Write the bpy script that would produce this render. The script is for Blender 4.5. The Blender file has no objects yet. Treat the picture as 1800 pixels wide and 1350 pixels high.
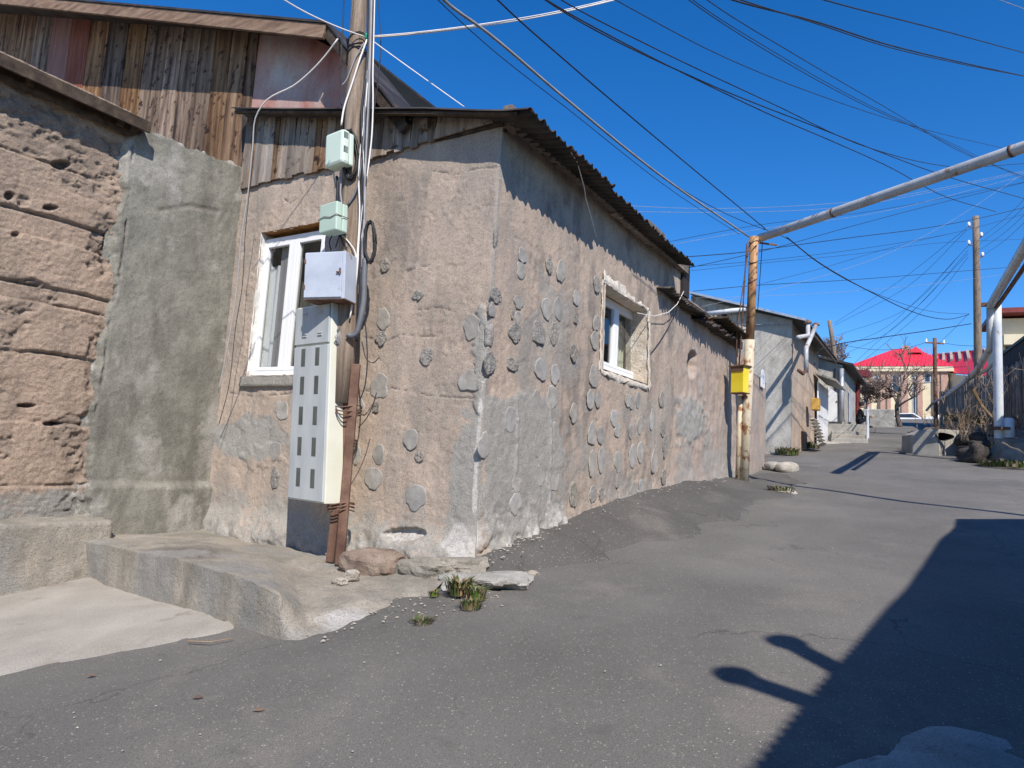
import bpy, bmesh, math, random
import numpy as np
from mathutils import Vector, Matrix
random.seed(7); rng = np.random.default_rng(7)
scn = bpy.context.scene
COL = scn.collection
R_ = math.radians

# ------------------------------------------------------------------ camera
FPX, PITCH, ROLL = 1180.0, R_(6.5), R_(3.4)        # focal length in photo pixels (1800 wide)
EYE = np.array([0.0, 0.0, 1.6])
_fw = np.array([0, math.cos(PITCH), math.sin(PITCH)])
_up = np.array([0, -math.sin(PITCH), math.cos(PITCH)])
_rt = np.array([1.0, 0, 0])
_ri = math.cos(ROLL) * _rt + math.sin(ROLL) * _up
_ui = -math.sin(ROLL) * _rt + math.cos(ROLL) * _up
cd = bpy.data.cameras.new('camera'); cam = bpy.data.objects.new('camera', cd); COL.objects.link(cam)
cd.sensor_width = 36; cd.lens = 36 * FPX / 1800; cd.clip_start = .05; cd.clip_end = 2000
cam.matrix_world = Matrix([[_ri[i], _ui[i], -_fw[i], EYE[i]] for i in range(3)] + [[0, 0, 0, 1]])
scn.camera = cam
scn.render.resolution_x, scn.render.resolution_y = 1024, 768

# ------------------------------------------------------------------ sky, sun, exposure
SUN_AZ, SUN_EL = R_(165), R_(44)
SUN = np.array([math.sin(SUN_AZ) * math.cos(SUN_EL), math.cos(SUN_AZ) * math.cos(SUN_EL), math.sin(SUN_EL)])
w = bpy.data.worlds.new('World'); scn.world = w; w.use_nodes = True
nt = w.node_tree; bg = nt.nodes['Background']
sky = nt.nodes.new('ShaderNodeTexSky'); sky.sky_type = 'NISHITA'; sky.sun_disc = False
sky.sun_elevation = SUN_EL; sky.sun_rotation = SUN_AZ
sky.altitude = 1000; sky.air_density = 1.0; sky.dust_density = 0.15; sky.ozone_density = 5.0
hs = nt.nodes.new('ShaderNodeHueSaturation'); hs.inputs['Saturation'].default_value = 1.3
hs.inputs['Hue'].default_value = .506
nt.links.new(sky.outputs[0], hs.inputs['Color']); nt.links.new(hs.outputs[0], bg.inputs[0])
bg.inputs[1].default_value = 0.15
sd = bpy.data.lights.new('sun', 'SUN'); sd.energy = 5.0; sd.angle = R_(.53); sd.color = (1, .935, .85)
so = bpy.data.objects.new('sun', sd); COL.objects.link(so)
so.rotation_euler = Vector(SUN).to_track_quat('Z', 'Y').to_euler(); so.location = (0, -5, 30)
scn.view_settings.view_transform = 'Standard'; scn.view_settings.look = 'None'
scn.view_settings.exposure = 0.34; scn.view_settings.gamma = 1

# ------------------------------------------------------------------ pixel <-> place
def ray(px, py): return _fw * FPX + (px - 900) * _ri - (py - 675) * _ui
def proj(P):
    d = np.asarray(P, float) - EYE; z = d @ _fw
    return 900 + FPX * (d @ _ri) / z, 675 - FPX * (d @ _ui) / z
def hit(px, py, P0, n):
    d = ray(px, py); return EYE + d * (((P0 - EYE) @ n) / (d @ n))
def at(px, py, depth):
    return EYE + ray(px, py) / FPX * depth
def hd(a): a = R_(a); return np.array([math.sin(a), math.cos(a), 0.0])
UP = np.array([0, 0, 1.0])
C = at(835, 985, 6.0)                                # foot of the street corner of the house
dF, dR = hd(-58.8), hd(32.4)
nF = np.array([-abs(dF[1]), -abs(dF[0]), 0]); nR = np.array([dR[1], -dR[0], 0])
def F(px, py, off=0): return hit(px, py, C + nF * off, nF)
def RW(px, py, off=0): return hit(px, py, C + nR * off, nR)
INN = F(358, 935)                                    # inner corner with the grey wall
def G(px, py, off=0): return hit(px, py, INN + nR * off, nR)
SK = [-60, -20, 0, 4.9, 14.3, 24, 40, 54, 64, 90, 400]
ZK = [-5, -2.0, 0, .58, 1.45, 2.52, 4.42, 6.1, 6.75, 7.0, 7.0]
_ss = np.linspace(-60, 400, 4601); _zz = np.interp(_ss, SK, ZK)
_k = np.hanning(31); _k /= _k.sum(); _zz = np.convolve(np.pad(_zz, 15, 'edge'), _k, 'valid')
def h(x, y):
    x = np.asarray(x, float); y = np.asarray(y, float)
    s = x * dR[0] + y * dR[1]; ww = x * nR[0] + y * nR[1]
    z = np.interp(s, _ss, _zz)
    z = z - np.clip(-3.2 - ww, 0, 4) * .062 * np.clip((16 - s) / 6, 0, 1)
    z = z + .012 * np.sin(x * 1.3 + y * .7) + .010 * np.sin(y * 1.9 - x * .6)
    return z
def gnd(px, py, dz=0):
    d = ray(px, py) / FPX; ts = np.concatenate([np.linspace(1, 30, 2901), np.linspace(30, 160, 2600)])
    P = EYE + ts[:, None] * d; below = P[:, 2] < h(P[:, 0], P[:, 1]) + dz
    i = int(np.argmax(below)) if below.any() else len(ts) - 1
    P = P[i]; return np.array([P[0], P[1], float(h(P[0], P[1])) + dz])

# ------------------------------------------------------------------ noise
def _hash(ix, iy, iz, seed):
    n = (ix * 374761393 + iy * 668265263 + iz * 1274126177 + seed * 974634777) & 0xffffffff
    n = ((n ^ (n >> 13)) * 1274126177) & 0xffffffff; n = n ^ (n >> 16)
    return (n & 0xffff) / 65535.0
def vn(x, y, z=0, seed=0):
    x = np.asarray(x, float); y = np.asarray(y, float); z = np.zeros_like(x) + z
    ix = np.floor(x).astype(np.int64); iy = np.floor(y).astype(np.int64); iz = np.floor(z).astype(np.int64)
    fx, fy, fz = x - ix, y - iy, z - iz
    fx = fx * fx * (3 - 2 * fx); fy = fy * fy * (3 - 2 * fy); fz = fz * fz * (3 - 2 * fz)
    r = 0
    for a in (0, 1):
        for b in (0, 1):
            for c in (0, 1):
                r = r + _hash(ix + a, iy + b, iz + c, seed) * (fx if a else 1 - fx) * (fy if b else 1 - fy) * (fz if c else 1 - fz)
    return r * 2 - 1
def fbm(x, y, z=0, oct=4, seed=0):
    r = 0; a = .5; f = 1.0
    for o in range(oct):
        r = r + a * vn(np.asarray(x) * f, np.asarray(y) * f, np.asarray(z) * f, seed + o); a *= .5; f *= 2.03
    return r
def sst(a, b, x):
    t = np.clip((x - a) / (b - a), 0, 1); return t * t * (3 - 2 * t)

# ------------------------------------------------------------------ materials
def _nodes(name):
    m = bpy.data.materials.new(name); m.use_nodes = True
    return m, m.node_tree, m.node_tree.nodes['Principled BSDF']
def c4(c): return (c[0], c[1], c[2], 1)
def ramp(nt, fac, cols, lo=.3, hi=.7):
    r = nt.nodes.new('ShaderNodeValToRGB'); e = r.color_ramp.elements
    while len(e) < len(cols): e.new(.5)
    for i, c in enumerate(cols):
        e[i].position = lo + (hi - lo) * i / max(1, len(cols) - 1); e[i].color = c4(c)
    nt.links.new(fac, r.inputs[0]); return r.outputs[0]
def noise(nt, vec, scale, detail=6, rough=.55, dist=0):
    n = nt.nodes.new('ShaderNodeTexNoise'); n.inputs['Scale'].default_value = scale
    n.inputs['Detail'].default_value = detail; n.inputs['Roughness'].default_value = rough
    n.inputs['Distortion'].default_value = dist
    nt.links.new(vec, n.inputs['Vector']); return n.outputs[0]
def pos(nt, stretch=None):
    g = nt.nodes.new('ShaderNodeNewGeometry')
    if not stretch: return g.outputs['Position']
    m = nt.nodes.new('ShaderNodeMapping'); m.inputs['Scale'].default_value = stretch
    nt.links.new(g.outputs['Position'], m.inputs[0]); return m.outputs[0]
def mix(nt, fac, a, b, mode='MIX'):
    m = nt.nodes.new('ShaderNodeMix'); m.data_type = 'RGBA'; m.blend_type = mode
    for s, v in ((m.inputs[0], fac), (m.inputs[6], a), (m.inputs[7], b)):
        if isinstance(v, (int, float)): s.default_value = v
        elif isinstance(v, (tuple, list)): s.default_value = c4(v)
        else: nt.links.new(v, s)
    return m.outputs[2]
def math_(nt, op, a, b=0.0, clamp=False):
    m = nt.nodes.new('ShaderNodeMath'); m.operation = op; m.use_clamp = clamp
    for s, v in zip(m.inputs, (a, b)):
        if isinstance(v, (int, float)): s.default_value = v
        else: nt.links.new(v, s)
    return m.outputs[0]
def bump(nt, bs, hgt, strength=.4, dist=.01):
    b = nt.nodes.new('ShaderNodeBump'); b.inputs['Strength'].default_value = strength
    b.inputs['Distance'].default_value = dist; nt.links.new(hgt, b.inputs['Height'])
    nt.links.new(b.outputs[0], bs.inputs['Normal'])
def MT(name, cols, scale=3., rough=.9, bumps=.35, bscale=60., stretch=None, rnd=0., metal=0., spec=.25,
       spots=None, spot_scale=8., spot_t=.62, fine=.25, detail=8, bdist=.01, lo=.3, hi=.7):
    m, nt, bs = _nodes(name); p = pos(nt, stretch)
    col = ramp(nt, noise(nt, p, scale, detail), cols, lo, hi)
    if spots:
        s = noise(nt, pos(nt), spot_scale, 6, .65)
        f = ramp(nt, s, [(0, 0, 0), (1, 1, 1)], spot_t - .04, spot_t + .04)
        col = mix(nt, f, col, spots)
    if fine:
        fn = noise(nt, p, bscale * 1.7, 3)
        col = mix(nt, 1.0, col, ramp(nt, fn, [(1 - fine,) * 3, (1, 1, 1)], .3, .65), 'MULTIPLY')
    if rnd:
        oi = nt.nodes.new('ShaderNodeObjectInfo'); hsv = nt.nodes.new('ShaderNodeHueSaturation')
        v = math_(nt, 'MULTIPLY_ADD', oi.outputs['Random'], rnd * 2); v.node.inputs[2].default_value = 1 - rnd
        nt.links.new(v, hsv.inputs['Value']); nt.links.new(col, hsv.inputs['Color'])
        r2 = math_(nt, 'FRACT', math_(nt, 'MULTIPLY', oi.outputs['Random'], 17.3))
        s2 = math_(nt, 'MULTIPLY_ADD', r2, .5); s2.node.inputs[2].default_value = .7
        nt.links.new(s2, hsv.inputs['Saturation']); col = hsv.outputs[0]
    nt.links.new(col, bs.inputs['Base Color'])
    bs.inputs['Roughness'].default_value = rough; bs.inputs['Metallic'].default_value = metal
    bs.inputs['Specular IOR Level'].default_value = spec
    if bumps: bump(nt, bs, noise(nt, p, bscale, 6, .6), bumps, bdist)
    return m
def attr(nt, name):
    a = nt.nodes.new('ShaderNodeAttribute'); a.attribute_name = name; return a.outputs['Fac']

def plaster(name, a, b, c, grey=(.32, .305, .275), white=(.50, .475, .445), dark=(.16, .14, .125), rust=(.34, .13, .07), bs_=.55):
    """weathered render: three tones; vertex masks 'grey' (cement), 'white' (efflorescence), 'dark' (soot, stains; darker holes, cracks, wall tops and feet)"""
    m, nt, bs = _nodes(name); p = pos(nt)
    ps = pos(nt, (1, 1, .45))
    base = ramp(nt, noise(nt, ps, 1.7, 9, .62, .4), [a, b, c], .34, .62)
    base = mix(nt, ramp(nt, noise(nt, ps, 5.5, 8, .6), [(0, 0, 0), (.8,) * 3], .47, .66), base, c)
    base = mix(nt, ramp(nt, noise(nt, pos(nt, (1, 1, .3)), 2.6, 9, .68, 1.), [(0, 0, 0), (.6,) * 3], .52, .7), base, tuple(v * .72 for v in c))
    g2 = mix(nt, noise(nt, p, 7, 8), tuple(v * .72 for v in grey), tuple(v * 1.25 for v in grey))
    n1 = noise(nt, p, 11, 8, .65)
    def msk(nm, soft=.16):
        v = math_(nt, 'ADD', attr(nt, nm), math_(nt, 'MULTIPLY', math_(nt, 'SUBTRACT', n1, .5), .9))
        return ramp(nt, v, [(0, 0, 0), (1, 1, 1)], .5 - soft, .5 + soft)
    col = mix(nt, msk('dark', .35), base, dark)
    col = mix(nt, msk('grey'), col, g2)
    col = mix(nt, msk('white', .12), col, white)
    sp = noise(nt, p, 75, 4, .6)
    col = mix(nt, 1.0, col, ramp(nt, sp, [(.62, .6, .58), (1, 1, 1), (1.1, 1.08, 1.06)], .32, .66), 'MULTIPLY')
    nt.links.new(col, bs.inputs['Base Color'])
    bs.inputs['Roughness'].default_value = .95; bs.inputs['Specular IOR Level'].default_value = .12
    hh = math_(nt, 'ADD', noise(nt, p, 120, 5, .65), math_(nt, 'MULTIPLY', noise(nt, p, 22, 6, .6), 1.4))
    bump(nt, bs, hh, bs_, .012)
    return m

MAT = {}
MAT['plaster_front'] = plaster('front_plaster', (.405, .325, .26), (.45, .362, .29), (.335, .285, .24))
MAT['plaster_side'] = plaster('side_plaster', (.395, .318, .255), (.445, .355, .28), (.325, .275, .23))
MAT['plaster_annex'] = plaster('annex_plaster', (.36, .285, .235), (.42, .325, .265), (.31, .27, .235))
MAT['pise'] = plaster('pink_lime_concrete', (.39, .29, .22), (.44, .335, .255), (.32, .25, .195), bs_=1.2)
MAT['cement_green'] = plaster('green_grey_cement', (.205, .198, .166), (.26, .25, .212), (.16, .154, .13), bs_=.5)
MAT['far_cement'] = plaster('far_grey_cement', (.40, .38, .34), (.47, .45, .405), (.34, .32, .285), grey=(.37, .35, .315))
MAT['far_block'] = plaster('far_pink_block', (.45, .35, .27), (.50, .39, .30), (.37, .295, .235))
MAT['stone_step'] = plaster('step_concrete', (.34, .305, .25), (.40, .36, .30), (.28, .26, .22), bs_=1.1)
MAT['mortar'] = MT('mortar_dab', [(.24, .225, .20), (.32, .30, .27), (.39, .37, .335)], 9, .95, .35, 45, rnd=.14, fine=.15)
MAT['mortar_rough'] = MT('torn_mortar', [(.22, .20, .175), (.32, .295, .26), (.40, .37, .33)], 30, .97, 1., 55, rnd=.12, fine=.4, bdist=.02)
MAT['wood'] = MT('weathered_board', [(.04, .024, .016), (.15, .085, .05), (.27, .17, .10), (.36, .25, .165)], 1.5, .85, .5, 9,
                 stretch=(7, 7, .55), rnd=.38, spots=(.04, .022, .014), spot_scale=7, spot_t=.60, fine=.35)
MAT['wood_grey'] = MT('grey_board', [(.16, .12, .09), (.28, .225, .18), (.40, .345, .29)], 1.5, .88, .5, 9,
                      stretch=(7, 7, .55), rnd=.3, spots=(.10, .07, .05), spot_scale=7, spot_t=.61, fine=.35)
MAT['wood_red'] = MT('red_stained_board', [(.16, .06, .045), (.27, .11, .08), (.33, .16, .12)], 1.5, .85, .5, 9, stretch=(16, 16, .9), rnd=.15)
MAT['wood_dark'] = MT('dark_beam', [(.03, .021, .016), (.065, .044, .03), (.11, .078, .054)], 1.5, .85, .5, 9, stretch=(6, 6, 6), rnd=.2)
MAT['beam'] = MT('eave_beam', [(.12, .065, .035), (.24, .135, .075), (.34, .215, .13)], 1.2, .8, .4, 9, stretch=(2.2, 2.2, 14), rnd=.1)
MAT['pole'] = MT('pole_wood', [(.16, .115, .08), (.27, .205, .155), (.36, .29, .225)], 1.4, .9, .6, 10, stretch=(22, 22, .8), fine=.4)
MAT['red_sheet'] = MT('faded_red_sheet', [(.34, .12, .09), (.42, .20, .155), (.46, .30, .25), (.50, .43, .38)], 1.3, .6, .15, 20, stretch=(1.6, 1.6, .8), spec=.4, rnd=.08)
MAT['roof_iron'] = MT('dark_corrugated_iron', [(.035, .03, .027), (.06, .052, .046), (.10, .088, .078)], 2.5, .6, .2, 40, metal=.3, spots=(.15, .075, .04), spot_scale=3, spot_t=.63)
MAT['roof_pale'] = MT('pale_corrugated', [(.36, .32, .27), (.47, .43, .37), (.55, .51, .45)], 2., .7, .2, 40, spots=(.28, .19, .13), spot_scale=2.5, spot_t=.64)
MAT['asphalt'] = None
MAT['rust'] = MT('rusty_steel', [(.10, .05, .035), (.17, .095, .065), (.25, .155, .11)], 6, .8, .3, 70, metal=.25, spec=.4)
MAT['pipe_yellow'] = MT('flaking_cream_pipe', [(.50, .40, .25), (.58, .50, .36), (.63, .58, .47)], 4, .6, .2, 60, spots=(.27, .115, .05), spot_scale=6, spot_t=.57, stretch=(3, 3, .8))
MAT['pipe_rust'] = MT('flaking_rust_pipe', [(.30, .13, .055), (.44, .24, .11), (.56, .40, .24)], 4, .7, .3, 60, spots=(.17, .07, .035), spot_scale=7, spot_t=.58, stretch=(3, 3, .8))
MAT['pipe_grey'] = MT('galvanised_grey_pipe', [(.36, .36, .36), (.47, .47, .47), (.55, .55, .55)], 4, .45, .15, 60, spots=(.27, .16, .10), spot_scale=5, spot_t=.63, spec=.5)
MAT['pipe_white'] = MT('white_gas_pipe', [(.52, .56, .60), (.62, .65, .68), (.70, .71, .72)], 4, .5, .15, 60, spots=(.33, .22, .15), spot_scale=5, spot_t=.66, spec=.5)
MAT['pvc'] = MT('white_pvc', [(.76, .76, .76), (.81, .81, .80)], 3, .35, 0, 60, spec=.5, fine=.04)
MAT['white_plaster'] = MT('white_filler', [(.58, .56, .52), (.72, .70, .66), (.80, .78, .74)], 6, .95, .7, 40, fine=.25)
MAT['cream_plaster'] = MT('cream_gypsum', [(.54, .46, .36), (.66, .58, .48), (.74, .69, .61)], 5, .95, .8, 30, fine=.3, bdist=.02, spots=(.40, .28, .17), spot_scale=9, spot_t=.66)
MAT['foam'] = MT('orange_foam', [(.30, .12, .03), (.42, .20, .06), (.50, .28, .11)], 16, .9, .9, 50, bdist=.02)
MAT['cabinet'] = MT('grey_cabinet_paint', [(.35, .38, .385), (.42, .445, .445), (.48, .50, .49)], 1.6, .5, .06, 90, spec=.4, fine=.06, stretch=(4, 4, 1))
MAT['cabinet_cream'] = MT('cream_cabinet_side', [(.60, .59, .47), (.66, .66, .56), (.70, .70, .63)], 1.6, .5, .06, 90, spec=.4, fine=.06, spots=(.55, .44, .25), spot_scale=3, spot_t=.68)
MAT['zinc'] = MT('zinc_box', [(.36, .40, .46), (.43, .47, .54), (.50, .54, .60)], 3, .5, .1, 90, spec=.4, spots=(.33, .24, .18), spot_scale=4, spot_t=.69, fine=.1)
MAT['mint'] = MT('pale_green_plastic', [(.54, .64, .53), (.60, .69, .58)], 2, .42, 0, 60, spec=.45, fine=.03)
MAT['mint2'] = MT('dull_green_plastic', [(.40, .52, .43), (.48, .59, .49)], 3, .5, .05, 60, spec=.4, fine=.08)
MAT['black'] = MT('black_rubber', [(.012, .012, .013), (.025, .025, .027)], 6, .5, 0, 60, spec=.4, fine=0)
MAT['slot'] = MT('meter_glass', [(.05, .06, .055), (.11, .125, .115)], 6, .2, 0, 60, spec=.5, fine=0)
MAT['conduit'] = MT('grey_conduit', [(.10, .105, .115), (.15, .155, .165)], 6, .5, 0, 60, spec=.4, fine=0)
MAT['wire_white'] = MT('white_cable', [(.62, .58, .54), (.74, .70, .66)], 4, .5, 0, 60, fine=0)
MAT['wire_dark'] = MT('dark_cable', [(.012, .013, .018), (.03, .03, .036)], 4, .5, 0, 60, fine=0)
MAT['wire_grey'] = MT('grey_cable', [(.20, .20, .21), (.34, .33, .33)], 4, .5, 0, 60, fine=0)
MAT['yellow'] = MT('yellow_box', [(.62, .48, .02), (.72, .58, .03), (.74, .62, .08)], 3, .5, .1, 80, spec=.4, fine=.1)
MAT['ochre'] = MT('ochre_box', [(.50, .29, .06), (.60, .36, .09)], 3, .6, .1, 80)
MAT['stone'] = MT('basalt_boulder', [(.14, .105, .085), (.24, .18, .14), (.31, .245, .195)], 5, .95, .9, 45, bdist=.015)
MAT['rubble'] = MT('pale_rubble', [(.30, .265, .215), (.40, .36, .30), (.47, .435, .385)], 7, .95, .9, 45, bdist=.015)
MAT['leaf'] = MT('weed_leaf', [(.04, .065, .018), (.075, .11, .03), (.14, .15, .06)], 9, .6, 0, 60, rnd=.3)
MAT['dry'] = MT('dry_stalk', [(.16, .11, .07), (.25, .175, .11), (.33, .25, .165)], 6, .9, 0, 60, rnd=.2)
MAT['bark'] = MT('bare_bark', [(.10, .07, .052), (.17, .125, .095)], 9, .95, .4, 60, rnd=.2)
MAT['twig'] = MT('grey_twig', [(.20, .145, .12), (.29, .22, .185)], 9, .95, 0, 60)
MAT['red_roof'] = MT('red_metal_roof', [(.60, .025, .05), (.68, .04, .065)], 2, .45, .05, 40, spec=.45, fine=.06)
MAT['cream'] = MT('cream_render', [(.63, .55, .38), (.70, .62, .45)], 1.5, .9, .1, 60, fine=.1)
MAT['tuff'] = MT('pink_tuff', [(.40, .245, .19), (.47, .30, .235), (.50, .345, .28)], 3, .9, .3, 30, fine=.2)
MAT['white_paint'] = MT('white_paint', [(.68, .69, .71), (.78, .79, .80)], 3, .45, .06, 60, spec=.4, fine=.08)
MAT['car'] = MT('white_car_paint', [(.74, .75, .76), (.78, .79, .80)], 2, .25, 0, 60, spec=.6, fine=0)
MAT['skin'] = MT('skin', [(.45, .27, .19), (.50, .31, .22)], 9, .6, 0, 60, fine=0)
MAT['cloth_black'] = MT('black_cloth', [(.012, .012, .016), (.025, .025, .032)], 9, .9, .2, 60)
MAT['cloth_white'] = MT('white_cloth', [(.6, .6, .62), (.7, .7, .72)], 9, .9, .2, 60)
MAT['maroon'] = MT('maroon_paint', [(.16, .03, .03), (.24, .05, .045)], 3, .6, .1, 60)
MAT['fence'] = MT('old_fence_board', [(.13, .115, .10), (.22, .195, .17), (.30, .27, .24)], 1.5, .9, .5, 9, stretch=(16, 16, .9), rnd=.3)
MAT['fence_dark'] = MT('tarred_and_shade_sheet', [(.02, .017, .016), (.045, .038, .034)], 2, .8, .2, 30, stretch=(3, 3, 1))  # shed wall; also the panel painted shade-dark under the roof end
MAT['galv'] = MT('galvanised_sheet', [(.42, .44, .47), (.55, .57, .60)], 6, .35, .1, 40, metal=.5, spec=.5, fine=.1)
MAT['block'] = MT('grey_block', [(.10, .095, .09), (.17, .16, .155)], 5, .95, .5, 40, rnd=.2)
MAT['dirt'] = MT('trodden_earth', [(.20, .15, .11), (.28, .22, .165), (.36, .295, .235)], 4, 1, .8, 40, bdist=.02)
MAT['concrete_pale'] = MT('pale_slab_concrete', [(.30, .275, .235), (.37, .34, .295), (.43, .40, .35)], 1.6, .95, .5, 70, fine=.3, spots=(.29, .255, .215), spot_scale=2.2, spot_t=.63)
MAT['concrete'] = MT('old_concrete', [(.27, .255, .225), (.36, .345, .31), (.43, .415, .375)], 2.2, .95, .7, 50, fine=.35, spots=(.19, .17, .145), spot_scale=4, spot_t=.63)
MAT['concrete_dark'] = MT('shadow_dark_concrete', [(.035, .03, .026), (.07, .062, .054), (.12, .105, .09)], 3, .95, 1., 25, fine=.45, bdist=.04)  # shadow put into the colour: bank boulders and the culvert's bore

def asphalt(name, tone, dusty):
    m, nt, bs = _nodes(name); p = pos(nt)
    base = ramp(nt, noise(nt, p, .5, 8, .6, .3), [tuple(v * .82 for v in tone), tone, tuple(v * 1.22 for v in tone)], .32, .68)
    base = mix(nt, ramp(nt, noise(nt, p, .9, 9, .65), [(0, 0, 0), (.75,) * 3], .55, .72), base, dusty)
    vo = nt.nodes.new('ShaderNodeTexVoronoi'); vo.inputs['Scale'].default_value = 62
    nt.links.new(p, vo.inputs['Vector'])
    rv = nt.nodes.new('ShaderNodeSeparateColor'); nt.links.new(vo.outputs['Color'], rv.inputs[0])
    chip = ramp(nt, rv.outputs[0], [(0, 0, 0), (0, 0, 0), (1, 1, 1)], .0, 1.0)
    near = ramp(nt, vo.outputs['Distance'], [(1, 1, 1), (0, 0, 0)], .18, .42)
    sel = ramp(nt, rv.outputs[1], [(0, 0, 0), (1, 1, 1)], .80, .86)
    f = math_(nt, 'MULTIPLY', math_(nt, 'MULTIPLY', near, sel), .6)
    col = mix(nt, f, base, mix(nt, rv.outputs[2], (.30, .25, .19), (.46, .42, .36)))
    sp = noise(nt, p, 190, 3, .6)
    col = mix(nt, 1.0, col, ramp(nt, sp, [(.55,) * 3, (1, 1, 1), (1.35,) * 3], .33, .68), 'MULTIPLY')
    wp = nt.nodes.new('ShaderNodeVectorMath'); wp.operation = 'ADD'; nn = nt.nodes.new('ShaderNodeTexNoise'); nn.inputs['Scale'].default_value = 1.7; nn.inputs['Detail'].default_value = 5
    nt.links.new(p, nn.inputs['Vector']); nt.links.new(p, wp.inputs[0]); nt.links.new(nn.outputs['Color'], wp.inputs[1])
    ve = nt.nodes.new('ShaderNodeTexVoronoi'); ve.feature = 'DISTANCE_TO_EDGE'; ve.inputs['Scale'].default_value = .55; nt.links.new(wp.outputs[0], ve.inputs['Vector'])
    ck = math_(nt, 'MULTIPLY', ramp(nt, ve.outputs['Distance'], [(.55,) * 3, (0, 0, 0)], .0, .006), ramp(nt, noise(nt, p, .7, 4), [(0, 0, 0), (1, 1, 1)], .48, .58))
    col = mix(nt, ck, col, (.03, .028, .026))
    st_ = ramp(nt, noise(nt, pos(nt, (1, 1, 1)), 3.1, 8, .7, .6), [(0, 0, 0), (.55,) * 3], .60, .72); col = mix(nt, st_, col, tuple(v * .68 for v in tone))
    nt.links.new(col, bs.inputs['Base Color']); bs.inputs['Roughness'].default_value = .88
    bs.inputs['Specular IOR Level'].default_value = .25
    hh = math_(nt, 'ADD', noise(nt, p, 170, 4, .6), math_(nt, 'MULTIPLY', noise(nt, p, 14, 6), .7))
    bump(nt, bs, hh, .55, .008)
    return m
MAT['asphalt'] = asphalt('worn_asphalt', (.138, .130, .118), (.21, .19, .162))
MAT['asphalt_dark'] = asphalt('dark_patch_asphalt', (.095, .089, .082), (.165, .15, .13))
def glass(name, tint=(.8, .85, .85), refl=.5):
    m, nt, bs = _nodes(name); nt.nodes.remove(bs)
    t = nt.nodes.new('ShaderNodeBsdfTransparent'); t.inputs[0].default_value = c4(tint)
    g = nt.nodes.new('ShaderNodeBsdfGlossy'); g.inputs['Roughness'].default_value = .02
    lwt = nt.nodes.new('ShaderNodeLayerWeight'); lwt.inputs[0].default_value = .5
    mx = nt.nodes.new('ShaderNodeMixShader')
    f = math_(nt, 'ADD', math_(nt, 'MULTIPLY', math_(nt, 'POWER', lwt.outputs['Facing'], 3.0), .7 * refl), .06, True)
    nt.links.new(f, mx.inputs[0]); nt.links.new(t.outputs[0], mx.inputs[1]); nt.links.new(g.outputs[0], mx.inputs[2])
    nt.links.new(mx.outputs[0], nt.nodes['Material Output'].inputs[0]); return m
MAT['glass'] = glass('window_glass', (.82, .85, .84), 1.)
MAT['dark_glass'] = MT('dark_window', [(.02, .025, .03), (.04, .045, .05)], 3, .1, 0, 60, spec=.6, fine=0)
MAT['curtain'] = MT('mauve_curtain', [(.30, .275, .285), (.36, .33, .34)], 3, .95, .1, 60)
MAT['curtain_pale'] = MT('pale_yellow_curtain', [(.50, .50, .36), (.58, .58, .45)], 3, .95, .1, 60)
MAT['curtain_white'] = MT('white_net_curtain', [(.62, .62, .65), (.7, .7, .72)], 3, .95, .1, 60)
MAT['room'] = MT('dim_room', [(.10, .10, .09), (.16, .16, .14)], 2, .95, 0, 60)

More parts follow.
